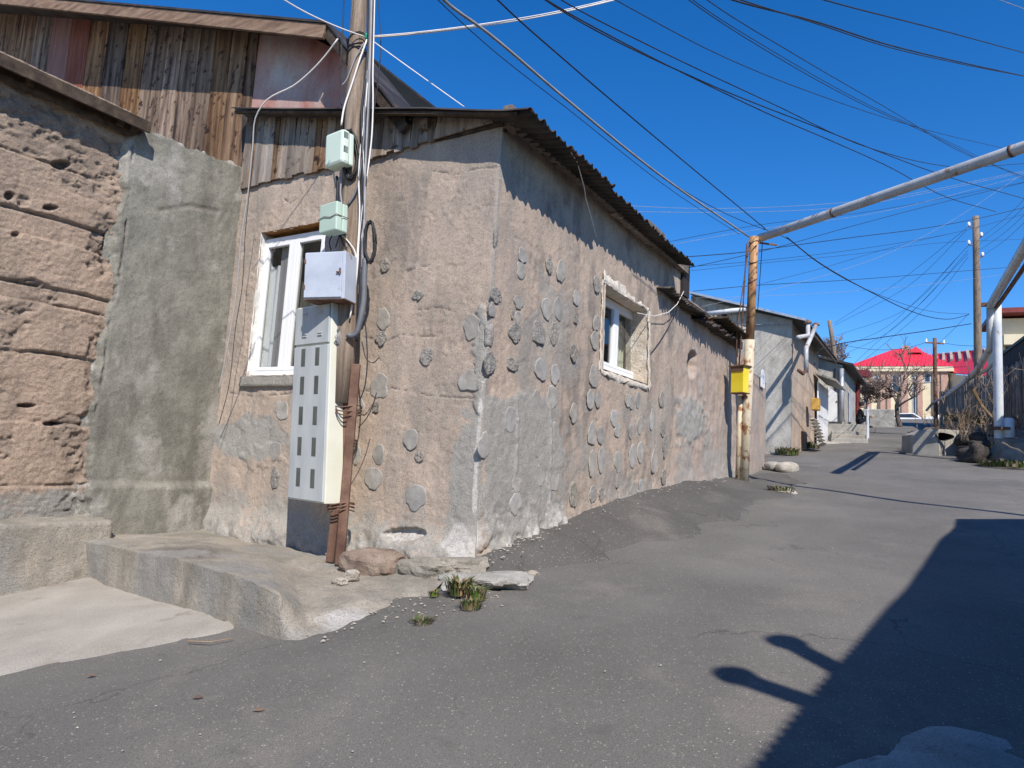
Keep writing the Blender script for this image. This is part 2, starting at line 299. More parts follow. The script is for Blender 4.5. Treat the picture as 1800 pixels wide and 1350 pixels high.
# ------------------------------------------------------------------ objects
def wloc(o):
    v = np.zeros(3)
    while o is not None: v += np.array(o.location); o = o.parent
    return v
def tag(o, label=None, cat=None, group=None, kind=None):
    for k, v in (('label', label), ('category', cat), ('group', group), ('kind', kind)):
        if v: o[k] = v
    return o
def thing(name, label, cat, loc, group=None):
    o = bpy.data.objects.new(name, None); COL.objects.link(o); o.location = tuple(float(v) for v in loc)
    o.empty_display_size = .2
    return tag(o, label, cat, group)
class MB:
    def __init__(s): s.v = []; s.f = []
    def add(s, vs, fs):
        b = len(s.v); s.v += [tuple(float(a) for a in v) for v in vs]; s.f += [tuple(b + i for i in f) for f in fs]; return s
    def quad(s, a, b, c, d): return s.add([a, b, c, d], [(0, 1, 2, 3)])
    def box(s, c, X, Y, Z, hx, hy, hz):
        c = np.asarray(c, float); X, Y, Z = [np.asarray(q, float) for q in (X, Y, Z)]
        vs = [c + X * hx * a + Y * hy * b + Z * hz * e for a in (-1, 1) for b in (-1, 1) for e in (-1, 1)]
        return s.add(vs, [(0, 1, 3, 2), (4, 6, 7, 5), (0, 4, 5, 1), (2, 3, 7, 6), (0, 2, 6, 4), (1, 5, 7, 3)])
    def bar(s, a, b, w, t, side):
        a = np.asarray(a, float); b = np.asarray(b, float); d = b - a; L = np.linalg.norm(d); d /= L
        sd_ = np.asarray(side, float); sd_ = sd_ - d * (sd_ @ d); sd_ /= np.linalg.norm(sd_); n = np.cross(d, sd_)
        return s.box((a + b) / 2, d, sd_, n, L / 2, w / 2, t / 2)
    def tube(s, pts, r, n=8, cap=True):
        P = np.asarray(pts, float); m = len(P); r = np.broadcast_to(np.asarray(r, float), (m,))
        T = np.gradient(P, axis=0); T /= np.linalg.norm(T, axis=1)[:, None] + 1e-12
        a = np.array([0, 0, 1.0]) if abs(T[0][2]) < .9 else np.array([1.0, 0, 0])
        N = np.cross(T[0], a); N /= np.linalg.norm(N); vs = []
        for i in range(m):
            N = N - T[i] * (N @ T[i]); N /= np.linalg.norm(N) + 1e-12; B = np.cross(T[i], N)
            for k in range(n):
                t = 2 * math.pi * k / n; vs.append(P[i] + r[i] * (math.cos(t) * N + math.sin(t) * B))
        fs = [(i * n + k, i * n + (k + 1) % n, (i + 1) * n + (k + 1) % n, (i + 1) * n + k) for i in range(m - 1) for k in range(n)]
        if cap: fs += [tuple(range(n - 1, -1, -1)), tuple((m - 1) * n + k for k in range(n))]
        return s.add(vs, fs)
    def prism(s, poly, vec):
        n = len(poly); poly = [np.asarray(p, float) for p in poly]; vec = np.asarray(vec, float)
        return s.add(poly + [p + vec for p in poly],
                     [tuple(range(n)), tuple(range(2 * n - 1, n - 1, -1))] + [(i, i + n, (i + 1) % n + n, (i + 1) % n) for i in range(n)])
    def grid(s, A):   # A: rows x cols x 3
        A = np.asarray(A, float); r, c = A.shape[:2]
        return s.add(A.reshape(-1, 3), [(i * c + j, i * c + j + 1, (i + 1) * c + j + 1, (i + 1) * c + j) for i in range(r - 1) for j in range(c - 1)])
    def build(s, name, mat, parent=None, smooth=False, bevel=0, attrs=None, fixn=True):
        m = bpy.data.meshes.new(name); org = wloc(parent) if parent is not None else np.zeros(3)
        V = np.asarray(s.v, float).reshape(-1, 3)
        o = bpy.data.objects.new(name, m)
        if parent is None:
            org = np.array([V[:, 0].mean(), V[:, 1].mean(), V[:, 2].min()]); o.location = org
        m.from_pydata((V - org).tolist(), [], s.f)
        if fixn:
            b = bmesh.new(); b.from_mesh(m); bmesh.ops.recalc_face_normals(b, faces=b.faces); b.to_mesh(m); b.free()
        if smooth: m.polygons.foreach_set('use_smooth', [True] * len(m.polygons))
        m.materials.append(MAT[mat] if isinstance(mat, str) else mat); COL.objects.link(o)
        if parent is not None: o.parent = parent
        if bevel:
            q = o.modifiers.new('edge', 'BEVEL'); q.width = bevel; q.segments = 2; q.limit_method = 'ANGLE'
        for k, a in (attrs or {}).items():
            at_ = m.attributes.new(k, 'FLOAT', 'POINT'); at_.data.foreach_set('value', np.asarray(a, np.float32).ravel())
        return o
def blob(c, rx, ry, rz, seed, X=(1, 0, 0), Y=(0, 1, 0), flat=.0, sub=3, amp=.22):
    """an uneven stone"""
    b = bmesh.new(); bmesh.ops.create_icosphere(b, subdivisions=sub, radius=1)
    V = np.array([v.co[:] for v in b.verts]); fs = [tuple(v.index for v in f.verts) for f in b.faces]; b.free()
    q = np.sign(V) * np.abs(V) ** .72
    d = 1 + amp * fbm(V[:, 0] * 1.3 + seed * 3.1, V[:, 1] * 1.3, V[:, 2] * 1.3, 4, seed) * 1.6
    q = q * d[:, None]; Xv = np.asarray(X, float); Yv = np.asarray(Y, float)
    P = np.asarray(c, float) + q[:, :1] * rx * Xv + q[:, 1:2] * ry * Yv + q[:, 2:] * rz * UP
    return MB().add(P, fs)
def wallgrid(name, mat, parent, P0, du, n, u0, u1, bot, top, res, disp, hole=None):
    """uneven wall sheet: u along du, v between bot(u) and top(u) (world z), pushed out along n; disp(u,z,px,py)->(offset, masks)"""
    us = np.linspace(u0, u1, max(2, int(round((u1 - u0) / res)) + 1))
    b = np.array([bot(u) for u in us]); t = np.array([top(u) for u in us])
    nv = max(2, int(round((t - b).max() / res)) + 1); vs = np.linspace(0, 1, nv)
    U = np.repeat(us[None, :], nv, 0); Z = b[None, :] + (t - b)[None, :] * vs[:, None]
    P = P0[None, None, :] * np.array([1, 1, 0]) + U[..., None] * du + Z[..., None] * UP
    d = P - EYE; zf = d @ _fw; px = 900 + FPX * (d @ _ri) / zf; py = 675 - FPX * (d @ _ui) / zf
    off, masks = disp(U, Z, px, py)
    P = P + off[..., None] * n
    nu = len(us); f = []
    hm = hole(U, Z, px, py) if hole is not None else None
    I = np.arange(nv * nu).reshape(nv, nu)
    ok = np.ones((nv - 1, nu - 1), bool) if hm is None else ~(hm[:-1, :-1] & hm[1:, :-1] & hm[:-1, 1:] & hm[1:, 1:])
    q = np.stack([I[:-1, :-1], I[:-1, 1:], I[1:, 1:], I[1:, :-1]], -1)[ok]
    m = MB(); m.v = P.reshape(-1, 3); m.f = [tuple(r) for r in q.tolist()]
    A = {k: masks.get(k, np.zeros_like(U)) for k in ('grey', 'white', 'dark')}
    return m.build(name, mat, parent, smooth=True, attrs=A, fixn=False)
def inpoly(px, py, poly, soft=0):
    c = np.zeros(np.shape(px), bool); n = len(poly)
    for i in range(n):
        x1, y1 = poly[i]; x2, y2 = poly[(i + 1) % n]
        if y1 == y2: continue
        k = ((y1 > py) != (y2 > py)) & (px < (x2 - x1) * (py - y1) / (y2 - y1) + x1); c ^= k
    return c
def distseg(px, py, pts):
    r = np.full(np.shape(px), 1e9)
    for (x1, y1), (x2, y2) in zip(pts[:-1], pts[1:]):
        dx, dy = x2 - x1, y2 - y1; t = np.clip(((px - x1) * dx + (py - y1) * dy) / (dx * dx + dy * dy + 1e-9), 0, 1)
        r = np.minimum(r, np.hypot(px - x1 - t * dx, py - y1 - t * dy))
    return r
def ell(px, py, cx, cy, rx, ry, nz=0): return 1 - np.hypot((px - cx) / rx, (py - cy) / ry) + nz
# ================================================================== ground and road
def sw(s, ww): return s[..., None] * dR + ww[..., None] * nR
def sheet(name, mat, ss, ws, dz, amp=0.0, kind='structure', parent=None, clip=None):
    S, W = np.meshgrid(ss, ws, indexing='ij'); P = sw(S, W); x, y = P[..., 0], P[..., 1]
    z = h(x, y) + dz + (amp * fbm(x * .9, y * .9, 0, 4, 5) if amp else 0)
    m = MB().grid(np.stack([x, y, z], -1)); o = m.build(name, mat, parent, smooth=True); tag(o, kind=kind); return o
sheet('ground', 'dirt', np.concatenate([np.linspace(-80, 90, 120), np.linspace(100, 600, 30)]),
      np.concatenate([np.linspace(-400, -40, 20), np.linspace(-36, 36, 60), np.linspace(40, 400, 20)]), -.16)
sheet('road', 'asphalt', np.concatenate([np.arange(-7, 20, .22), np.arange(20, 66, .5)]), np.arange(-13, 12.01, .22), 0, .014)

def pxsheet(name, mat, outline, dz, label=None, cat=None, skirt=.05, kind=None, jag=.02):
    """a thin uneven-edged skin lying on the ground, its outline given by the points it covers"""
    P = [gnd(*q) for q in outline]; Q = []
    for a, b in zip(P, P[1:] + P[:1]):
        L = np.linalg.norm(b - a); n = max(2, int(L / .07))
        for i in range(n):
            p = a + (b - a) * i / n; q = p[:2] + jag * np.array([vn(p[0] * 9, p[1] * 9, 1), vn(p[0] * 9, p[1] * 9, 7)])
            Q.append(q)
    Q = np.array(Q); b = bmesh.new()
    vs = [b.verts.new((q[0], q[1], 0)) for q in Q]; f = b.faces.new(vs)
    bmesh.ops.triangulate(b, faces=[f])
    for _ in range(2):
        bmesh.ops.subdivide_edges(b, edges=[e for e in b.edges if e.calc_length() > .35], cuts=1)
        bmesh.ops.triangulate(b, faces=b.faces[:])
    V = np.array([v.co[:] for v in b.verts]); b.verts.index_update()
    bd = np.array([v.is_boundary for v in b.verts]); fs = [tuple(v.index for v in f.verts) for f in b.faces]; b.free()
    V[:, 2] = h(V[:, 0], V[:, 1]) + .014 * fbm(V[:, 0] * .9, V[:, 1] * .9, 0, 4, 5) + np.where(bd, -.012, dz)
    o = MB().add(V, fs).build(name, mat, smooth=True)
    return tag(o, label, cat, kind=kind)

# darker tarmac heaped against the foot of the side wall
inner = [(838, 990), (870, 968), (930, 940), (1000, 912), (1090, 876), (1150, 860), (1200, 850), (1260, 843), (1300, 838), (1350, 836), (1385, 838)]
outer = [(905, 1035), (960, 1012), (1010, 1000), (1100, 975), (1190, 945), (1240, 925), (1290, 905), (1330, 892), (1372, 878), (1402, 864), (1412, 852)]
A = []
for a, b in zip(inner, outer):
    Pi = RW(*a, .02) if a[0] < 1310 else gnd(*a); Po = gnd(*b); row = []
    Pi[2] = max(Pi[2], h(Pi[0], Pi[1]) + .02)
    for t in np.linspace(-.06, 1, 22):
        p = Pi + (Po - Pi) * t; zz = h(p[0], p[1]); lift = (Pi[2] - h(Pi[0], Pi[1])) * (1 - max(0, min(1, t))) + .0 * math.sin(min(1, max(0, t)) * math.pi)
        row.append((p[0], p[1], zz + lift + (.012 if t < .99 else -.02)))
    A.append(row)
A = np.array(A); A[:, :, :2] += 0; k = np.linspace(0, len(A) - 1, 90)
A = np.stack([[[np.interp(q, range(len(A)), A[:, j, c]) for c in range(3)] for j in range(A.shape[1])] for q in k])
jt = np.clip(np.linspace(-.4, 1, A.shape[1]), 0, 1)[None, :] * .55 * fbm(A[..., 0] * 1.3, A[..., 1] * 1.3, 0, 5, 19)
A[..., 0] += jt * nR[0]; A[..., 1] += jt * nR[1]; A[:, 3:, 2] = np.maximum(A[:, 3:, 2] , h(A[:, 3:, 0], A[:, 3:, 1]) + .004); A[:, -1, 2] = h(A[:, -1, 0], A[:, -1, 1]) - .03
nz = fbm(A[..., 0] * 3.5, A[..., 1] * 3.5, 0, 5, 9); A[..., 2] += .05 * nz * np.linspace(1, .1, A.shape[1])
APR = A.copy()
tag(MB().grid(A).build('asphalt_apron', 'asphalt_dark', smooth=True), kind='structure')

tag(pxsheet('concrete_slab', 'concrete_pale', [(-260, 1075), (0, 1030), (186, 1006), (300, 1040), (440, 1094), (405, 1112), (300, 1132), (180, 1156), (60, 1180), (0, 1193), (-300, 1255)], .035), kind='structure')
tag(pxsheet('cement_patch', 'concrete', [(1395, 1350), (1480, 1325), (1560, 1280), (1620, 1262), (1700, 1268), (1760, 1290), (1830, 1330), (1900, 1420), (1500, 1430), (1330, 1390)], .022, jag=.05), kind='structure')
pxsheet('cement_spill', 'rubble', [(172, 1318), (190, 1303), (215, 1295), (252, 1297), (240, 1306), (205, 1316)], .02, 'small pale spill of dried cement on the tarmac at lower left', 'cement spill')
pxsheet('rubber_lid', 'black', [(190, 1034), (200, 1030), (216, 1032), (219, 1038), (205, 1040), (193, 1039)], .03, 'small flat black rubber lid lying on the pale slab by the step', 'lid', jag=.004)

# ================================================================== raised step round the pole
def loft(lines, n_along, cuts, amp, seed, name, mat, parent=None):
    """lines: list of equally long point lists from the outer foot to the wall"""
    Ls = [np.array(l) for l in lines]; m = len(Ls[0]); k = np.linspace(0, m - 1, n_along)
    Ls = [np.stack([np.interp(k, range(m), l[:, c]) for c in range(3)], -1) for l in Ls]
    rows = []
    for (a, b), cnt in zip(zip(Ls[:-1], Ls[1:]), cuts):
        for t in np.linspace(0, 1, cnt, endpoint=False): rows.append(a + (b - a) * t)
    rows.append(Ls[-1]); A = np.stack(rows)
    d = amp * fbm(A[..., 0] * 4, A[..., 1] * 4, A[..., 2] * 4, 5, seed)
    A = A + d[..., None] * np.array([-.35, -.6, .72])
    px = np.stack([proj(p) for p in A.reshape(-1, 3)]).reshape(A.shape[0], A.shape[1], 2)
    g = sst(.0, .5, fbm(A[..., 0] * 2, A[..., 1] * 2, 0, 4, 31) + .15)
    wht = np.clip(1 - np.hypot((px[..., 0] - 610) / 110, (px[..., 1] - 1090) / 45), 0, 1) * .85
    drk = np.clip(1 - np.hypot((px[..., 0] - 330) / 110, (px[..., 1] - 972) / 16), 0, 1) * 1.3
    return MB().grid(A).build(name, mat, parent, smooth=True, attrs={'grey': g * .75, 'white': wht, 'dark': drk})
def zpt(px, py, z): d = ray(px, py); return EYE + d * ((z - EYE[2]) / d[2])
B_ = [(150, 1022), (185, 1030), (250, 1050), (330, 1075), (420, 1102), (500, 1124), (552, 1134), (600, 1118), (650, 1092), (700, 1065), (770, 1052)]
T_ = [(150, 955), (190, 958), (255, 972), (330, 987), (420, 1013), (490, 1045), (535, 1078), (590, 1072), (645, 1055), (690, 1040), (760, 1040)]
Tz = [.46, .46, .465, .47, .47, .47, .46, .47, .49, .50, .53]
W_ = [(150, 940), (215, 942), (275, 938), (345, 932), (400, 942), (455, 955), (505, 962), (560, 972), (640, 985), (715, 990), (800, 1000)]
Wz = [.52, .52, .53, .55, .57, .57, .57, .58, .60, .62, .64]
bl = [gnd(*q) - np.array([0, 0, .04]) for q in B_]; tl = [at(q[0], q[1], (b - EYE) @ _fw + .06) if i < 6 else zpt(q[0], q[1], z) for i, (q, z, b) in enumerate(zip(T_, Tz, bl))]
wl = []
for q, z in zip(W_, Wz):
    p = F(q[0], q[1], .10) if q[0] > 350 else G(q[0], q[1], .12); wl.append(p)
w2 = [p + np.array([-.25, .42, .05]) for p in wl]
tl0 = [t + (b - t) * .07 for t, b in zip(tl, bl)]
stp = loft([bl, tl0, tl, wl, w2], 150, [12, 3, 16, 6], .05, 3, 'concrete_step', 'stone_step')
tag(stp, 'low worn concrete step sloping down to the tarmac around the utility pole', 'step')

# ================================================================== the pink and grey wall house on the left
def ug(px, py, off=0): return (G(px, py, off) - INN) @ dR
lh = thing('left_house', 'pink board-marked house wall with a green-grey cement patch and low lean-to eave', 'house', INN - np.array([0, 0, .3]))
uJ = ug(182, 560)
lifts = [ (G(100, 150 + .5926 * y)[2]) for y in (235, 395, 465, 605, 655, 800, 1005, 1190)]
lv = [.0, .018, -.012, .028, .0, .03, .006, .03, .05]
def d_pise(U, Z, px, py):
    zz = Z + .035 * fbm(U * 1.6, Z * .3, 2, 4, 11) + .035 * (U - uJ) * .0
    off = np.zeros_like(U) + lv[0]; grv = np.zeros_like(U)
    for i, zl in enumerate(lifts):
        off = off + (lv[i + 1] - lv[i]) * sst(.005, -.005, zz - zl)
        str_ = sst(-.3, .25, fbm(U * 2.2 + i * 7, Z * 2, 0, 4, 21 + i))
        grv = np.maximum(grv, np.exp(-((zz - zl) / .014) ** 2) * str_)
    er = sst(.16, .34, fbm(U * 2.6, Z * 3.4, 0, 5, 41))
    edge = sst(.22, .0, uJ - U + .08 * fbm(U * 6, Z * 6, 0, 4, 8))
    hol = np.zeros_like(U)
    for hx, hy, rx, ry in ((112, 287, 17, 10), (18, 343, 10, 8), (92, 364, 14, 6), (30, 412, 12, 6), (222, 292, 10, 14), (50, 713, 22, 5), (95, 745, 22, 4), (190, 618, 9, 6)):
        hol = np.maximum(hol, sst(.0, .35, ell(px, py, hx, hy, rx, ry, .5 * fbm(U * 9, Z * 9, 0, 3, 77))))
    off = off - .038 * grv - .014 * er - .04 * edge * sst(0, .3, fbm(U * 5, Z * 5, 0, 4, 9) + .15) - .09 * hol
    off = off + .008 * fbm(U * 5, Z * 5, 0, 5, 13) + .010 * fbm(U * 30, Z * 42, 0, 3, 14) - .016 * sst(.12, .22, fbm(U * 11, Z * 17, 0, 4, 15)) * (.25 + grv + er) - .004 * np.abs(fbm(U * 3, Z * 55, 0, 3, 16))
    lowz = sst(lifts[-1] + .05, lifts[-1] - .1, Z)
    return off - .03, {'dark': .36 * er + .40 * hol + .1 * grv, 'grey': .62 * lowz + .25 * sst(.2, .5, fbm(U * 1.2, Z * .8, 0, 4, 60)), 'white': .2 * edge}
ztp = G(0, 165)[2]
wallgrid('pink_wall', 'pise', lh, INN, dR, nR, -5.2, uJ + .06, lambda u: -.3, lambda u: ztp + .42, .0125, d_pise)
def d_cem(U, Z, px, py):
    off = .028 + .03 * fbm(U * 1.7, Z * 1.7, 0, 4, 51) + .006 * fbm(U * 7, Z * 7, 0, 4, 52) + .004 * fbm(U * 30, Z * 30, 0, 2, 53)
    off = off + .07 * sst(-.03, .06, (G(250, 848)[2] - Z) + .03 * fbm(U * 3, Z * 3, 0, 3, 56))
    e = U - uJ - .09 * fbm(U * 2, Z * 2.4, 0, 5, 54) - .04 * fbm(U * 9, Z * 9, 0, 4, 57)
    off = off - .10 * sst(.05, .0, e)
    crk = np.exp(-((distseg(px, py, [(232, 260), (222, 380), (212, 470), (190, 560), (178, 660), (160, 760)]) + 3 * fbm(U * 8, Z * 8, 0, 3, 58)) / 1.1) ** 2)
    rut = np.exp(-(distseg(px, py, [(280, 370), (330, 362), (380, 372)]) / 4.5) ** 2)
    off = off - .03 * crk - .012 * rut
    wt = .7 * sst(.1, .5, fbm(U * 2.4 + 5, Z * 1.3, 0, 4, 59)) + .15
    up = sst(.05, -.02, ztp + .3 - Z)
    return off, {'grey': wt * .75, 'dark': .9 * crk + .5 * rut + .35 * np.exp(-(distseg(px, py, [(150, 842), (250, 846), (350, 838)]) / 9) ** 2), 'white': .38 * sst(.12, .0, e) + .45 * sst(.06, .0, np.interp(U, [uJ, 0], [G(235, 225)[2], G(425, 295)[2]]) - Z)}
wallgrid('cement_wall', 'cement_green', lh, INN, dR, nR, uJ - .06, .06, lambda u: -.1,
         lambda u: np.interp(u, [uJ, 0], [G(235, 225)[2], G(425, 295)[2]]) + .03 * vn(u * 9, 3) + .02 * vn(u * 23, 9), .016, d_cem)
# back of the wall mass so that no light leaks
MB().box(INN + dR * -2.2 - nR * 1.6 + UP * 2.2, dR, nR, UP, 2.8, 1.45, 2.2).build('wall_core', 'room', lh)
# lean-to eave over the pink wall
e0, e1 = G(0, 102, .15), G(262, 224, .15); ed = dR
uE1 = (e1 - INN) @ dR; zE = (e0[2] + e1[2]) / 2
t_ = np.arange(-5.2, uE1, .0125); rows = []
for q, dz in ((.175, 0), (-.05, .05), (-1.2, .30)):
    rows.append([INN * [1, 1, 0] + dR * u + nR * q + UP * (zE - .01 + dz + .012 * math.sin(u * 2 * math.pi / .105)) for u in t_])
MB().grid(rows).build('lean_to_roof', 'roof_iron', lh, smooth=True).modifiers.new('s', 'SOLIDIFY').thickness = .006
MB().box(INN * [1, 1, 0] + dR * (uE1 - 5.2) / 2 + nR * .18 + UP * (zE - .02), dR, nR, UP, (uE1 + 5.2) / 2, .014, .062).build('fascia', 'wood_dark', lh, bevel=.004)
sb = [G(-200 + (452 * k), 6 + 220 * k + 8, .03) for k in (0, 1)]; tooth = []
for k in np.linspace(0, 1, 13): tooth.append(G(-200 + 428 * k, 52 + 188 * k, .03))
MB().prism(sb + tooth[::-1], nR * .015).build('soffit_shade_board', 'wood_dark', lh)  # dark board added to deepen the eave's shade on the wall
for u in (-2.4, -1.55, uE1 - .12):
    MB().bar(INN * [1, 1, 0] + dR * u + nR * .10 + UP * (zE - .06), INN * [1, 1, 0] + dR * u - nR * .3 + UP * (zE + .08), .07, .09, dR).build('rafter', 'wood_dark', lh, bevel=.003)

# low rough concrete ledge at the foot of the pink wall
def rough_extrude(name, mat, parent, P0, du, n, u0, u1, prof, res, amp, seed, attrs=False):
    pr = np.array(prof, float); L = np.r_[0, np.cumsum(np.hypot(*np.diff(pr, axis=0).T))]; k = np.linspace(0, L[-1], max(4, int(L[-1] / res)))
    o_ = np.interp(k, L, pr[:, 0]); z_ = np.interp(k, L, pr[:, 1]); us = np.linspace(u0, u1, max(3, int((u1 - u0) / res)))
    A = np.asarray(P0)[None, None, :] * np.array([1, 1, 0]) + us[:, None, None] * du + o_[None, :, None] * n + z_[None, :, None] * UP
    A = A + amp * np.stack([fbm(A[..., 0] * 5 + c * 9, A[..., 1] * 5, A[..., 2] * 5, 5, seed + c) for c in range(3)], -1)
    m = MB().grid(A); c = len(k); r = len(us)
    m.f.append(tuple(range(c))); m.f.append(tuple((r - 1) * c + i for i in range(c)))
    at_ = {q: np.zeros(r * c) for q in ('grey', 'white', 'dark')} if attrs else None
    if attrs: at_['grey'] = (.45 + .8 * fbm(A[..., 0] * 2, A[..., 2] * 2, A[..., 1] * 2, 4, 5)).ravel()
    return m.build(name, mat, parent, smooth=False, attrs=at_)
zl = G(190, 914, .3)[2]; uL = ug(193, 960, .3)
lg = rough_extrude('concrete_ledge', 'stone_step', None, INN, dR, nR, -5.4, uL, [(-.1, zl + .03), (.27, zl), (.30, zl - .02), (.30, -.4)], .03, .022, 6, True)
lg.data.polygons.foreach_set('use_smooth', [True] * len(lg.data.polygons))
tag(lg, 'long low concrete ledge along the foot of the pink wall', 'ledge')

# ================================================================== upper wooden gable house
def GB(px, py, off=0): return F(px, py, -.3 + off)
gh = thing('wooden_gable_house', 'upper house gable of brown vertical boards and faded red metal sheets', 'house', INN - nF * .3 + UP * 2)
edges = [-60, -20, 22, 52, 82, 117, 150, 183, 218, 251, 290, 317, 348, 375, 403, 432, 449]
red = {4: 1, 5: 1, 9: 0}
for i, (a, b) in enumerate(zip(edges[:-1], edges[1:])):
    mid = (a + b) / 2; yb = np.interp(mid, [-60, 0, 265, 430, 450], [75, 103, 224, 299, 306]) + random.uniform(-3, 5)
    sl = np.interp(mid, [0, 430], [.45, .45]) * (b - a) / 2; lean = .145
    def q(x, y): return GB(x + (135 - y) * lean * np.interp(x, [0, 450], [1.02, .75]), y, random.uniform(0, .012))
    ga = random.uniform(.3, 1.1)
    p = [q(a + ga, yb - sl + 6), q(b - .5, yb + sl + 6), q(b - .5, np.interp(mid, [-60, 0, 570], [-12, -4, 42])), q(a + ga, np.interp(mid, [-60, 0, 570], [-12, -4, 42]))]
    o_b = random.uniform(0, .014); pm = [GB(*proj(v), o_b) for v in p]
    MB().prism(pm, nF * random.uniform(.018, .03)).build('board', 'wood_red' if red.get(i) else 'wood', gh, bevel=.003)
MB().prism([GB(x, y, -.05) for x, y in ((-90, 60), (440, 330), (720, 330), (700, 215), (568, 62), (-90, -8))], -nF * .06).build('backing', 'wood_dark', gh)
for k, (a, b) in enumerate(((447, 492), (491, 541), (540, 590), (589, 660))):
    MB().prism([GB(a - 6, 196, .004 * k), GB(b - 4, 196, .004 * k), GB(b + 7, np.interp(b, [447, 570, 660], [48, 70, 165]), .004 * k), GB(a + 7, np.interp(a, [447, 570, 660], [48, 70, 165]), .004 * k)], nF * .006).build('red_sheet', 'red_sheet', gh)
ap = GB(572, 40, .40); lf = GB(-120, -22, .85); rt = GB(712, 212, .45)
bk = -nF * 5
for nm, a, b in (('roof', lf, ap), ('roof', ap, rt)):
    d = (b - a) / np.linalg.norm(b - a)
    MB().prism([a, b, b + UP * .03, a + UP * .03], bk if a is lf else bk * .13).build(nm, 'roof_iron', gh)
    MB().bar(a - UP * .095 - nF * .04 + d * .02, b - UP * .095 - nF * .04 - d * .03, .17 if a is lf else .12, .05, UP).build('verge_beam', 'beam' if a is lf else 'wood_dark', gh, bevel=.006)
MB().bar(rt - UP * .1 - nF * .05 - dF * .2 + UP * .05, rt - UP * .1 - nF * .5 - dF * .2 + UP * .05, .1, .1, UP).build('purlin', 'wood_grey', gh)

# ================================================================== the corner house
def uf(px, py, off=0): return (F(px, py, off) - C) @ dF
def ur(px, py, off=0): return (RW(px, py, off) - C) @ dR
hs_ = thing('corner_house', 'rough plastered corner house with grey mortar dabs and corrugated iron roof', 'house', C)
uI = (INN - C) @ dF; zW = F(885, 225)[2]
wu = [uf(885, 225), uf(655, 280), uf(430, 325)]; wz = [F(885, 225)[2], F(655, 280)[2], F(430, 325)[2]]
# front window opening
wf = dict(u1=uf(449, 540), u0=2 * uf(512, 540, -.1) - uf(455, 540, -.1) + .02, z0=F(432, 663, -.1)[2], z1=F(460, 425, -.1)[2])
def hole_f(U, Z, px, py):
    j = .012 * vn(U * 14, Z * 14, 0, 3)
    return (U > wf['u0'] - .03 + j) & (U < wf['u1'] + .02 + j) & (Z > wf['z0'] - .005 + j * .3) & (Z < wf['z1'] + .065 + j * 1.2)
def cracks(px, py, U, Z, lines, wd=1.0):
    r = np.zeros_like(U)
    for l in lines: r = np.maximum(r, np.exp(-((distseg(px, py, l) + 2.2 * fbm(U * 10, Z * 10, 0, 3, 5)) / wd) ** 2))
    return r
def d_front(U, Z, px, py):
    off = .014 * fbm(U * 1.1, Z * 1.1, 0, 4, 61) + .004 * fbm(U * 6, Z * 6, 0, 4, 62) + .0022 * fbm(U * 30, Z * 30, 0, 3, 63)
    ck = cracks(px, py, U, Z, [[(640, 592), (680, 600), (705, 588), (770, 592)], [(620, 690), (690, 682), (760, 696), (832, 700)], [(405, 690), (450, 698), (520, 690)],
                               [(760, 300), (800, 306), (840, 296), (880, 294)], [(706, 480), (735, 470), (755, 466)], [(735, 545), (775, 540), (800, 548)], [(500, 350), (510, 357), (525, 347)]])
    off = off + .004 * sst(.02, .045, fbm(U * 2.4, Z * 2.4, 0, 5, 161)) - .003 * sst(.16, .185, fbm(U * 3.5, Z * 3.5, 0, 5, 162))
    hl = np.maximum(sst(0, .3, ell(px, py, 712, 940, 36, 14, .5 * fbm(U * 9, Z * 9, 0, 4, 64))), 0)
    foot = sst(.30, -.05, Z - (.62 + .02 * (uI - U)))
    pit = sst(.33, .42, fbm(U * 9, Z * 9, 0, 3, 65))
    chip = sst(.05, .3, ell(px, py, 845, 620, 16, 110, .6 * fbm(U * 8, Z * 8, 0, 4, 66)))
    off = off - .009 * ck - .07 * hl + .10 * foot * (1 + fbm(U * 4, Z * 4, 0, 4, 67)) - .004 * pit + .018 * chip
    off = off + .012 * sst(.0, .25, ell(px, py, 455, 800, 45, 22, .9 * fbm(U * 7, Z * 7, 0, 4, 68)))
    near = sst(.35, .0, U)
    off = off * sst(-.01, .06, U)
    n1 = fbm(U * 3, Z * 3, 0, 4, 69)
    gr = np.maximum.reduce([.75 * sst(-.2, .3, ell(px, py, 445, 765, 75, 34, 1.0 * n1)), .62 * sst(1.45, .75, Z + .35 * n1),
                            .85 * sst(-.1, .3, ell(px, py, 822, 890, 40, 160, .9 * n1)), .9 * chip, .55 * near * sst(2.2, 1.4, Z), .5 * sst(.05, .0, U - .02) ])
    wh = np.maximum.reduce([.55 * sst(-.1, .4, ell(px, py, 828, 965, 48, 50, 1.2 * n1)), .5 * hl, .8 * np.exp(-(distseg(px, py, [(850, 672), (838, 800), (832, 960)]) / 5) ** 2) * sst(-.3, .2, n1), .36 * foot])
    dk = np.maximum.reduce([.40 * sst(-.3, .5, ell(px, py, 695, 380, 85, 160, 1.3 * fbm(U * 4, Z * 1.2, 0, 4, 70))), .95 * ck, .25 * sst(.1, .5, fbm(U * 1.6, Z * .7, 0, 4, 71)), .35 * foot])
    return off, {'grey': gr, 'white': wh, 'dark': dk}
wallgrid('front_wall', 'plaster_front', hs_, C, dF, nF, .0, uI + .1, lambda u: .2, lambda u: np.interp(u, wu, wz) + .06 + .02 * vn(u * 8, 2), .0145, d_front, hole_f)

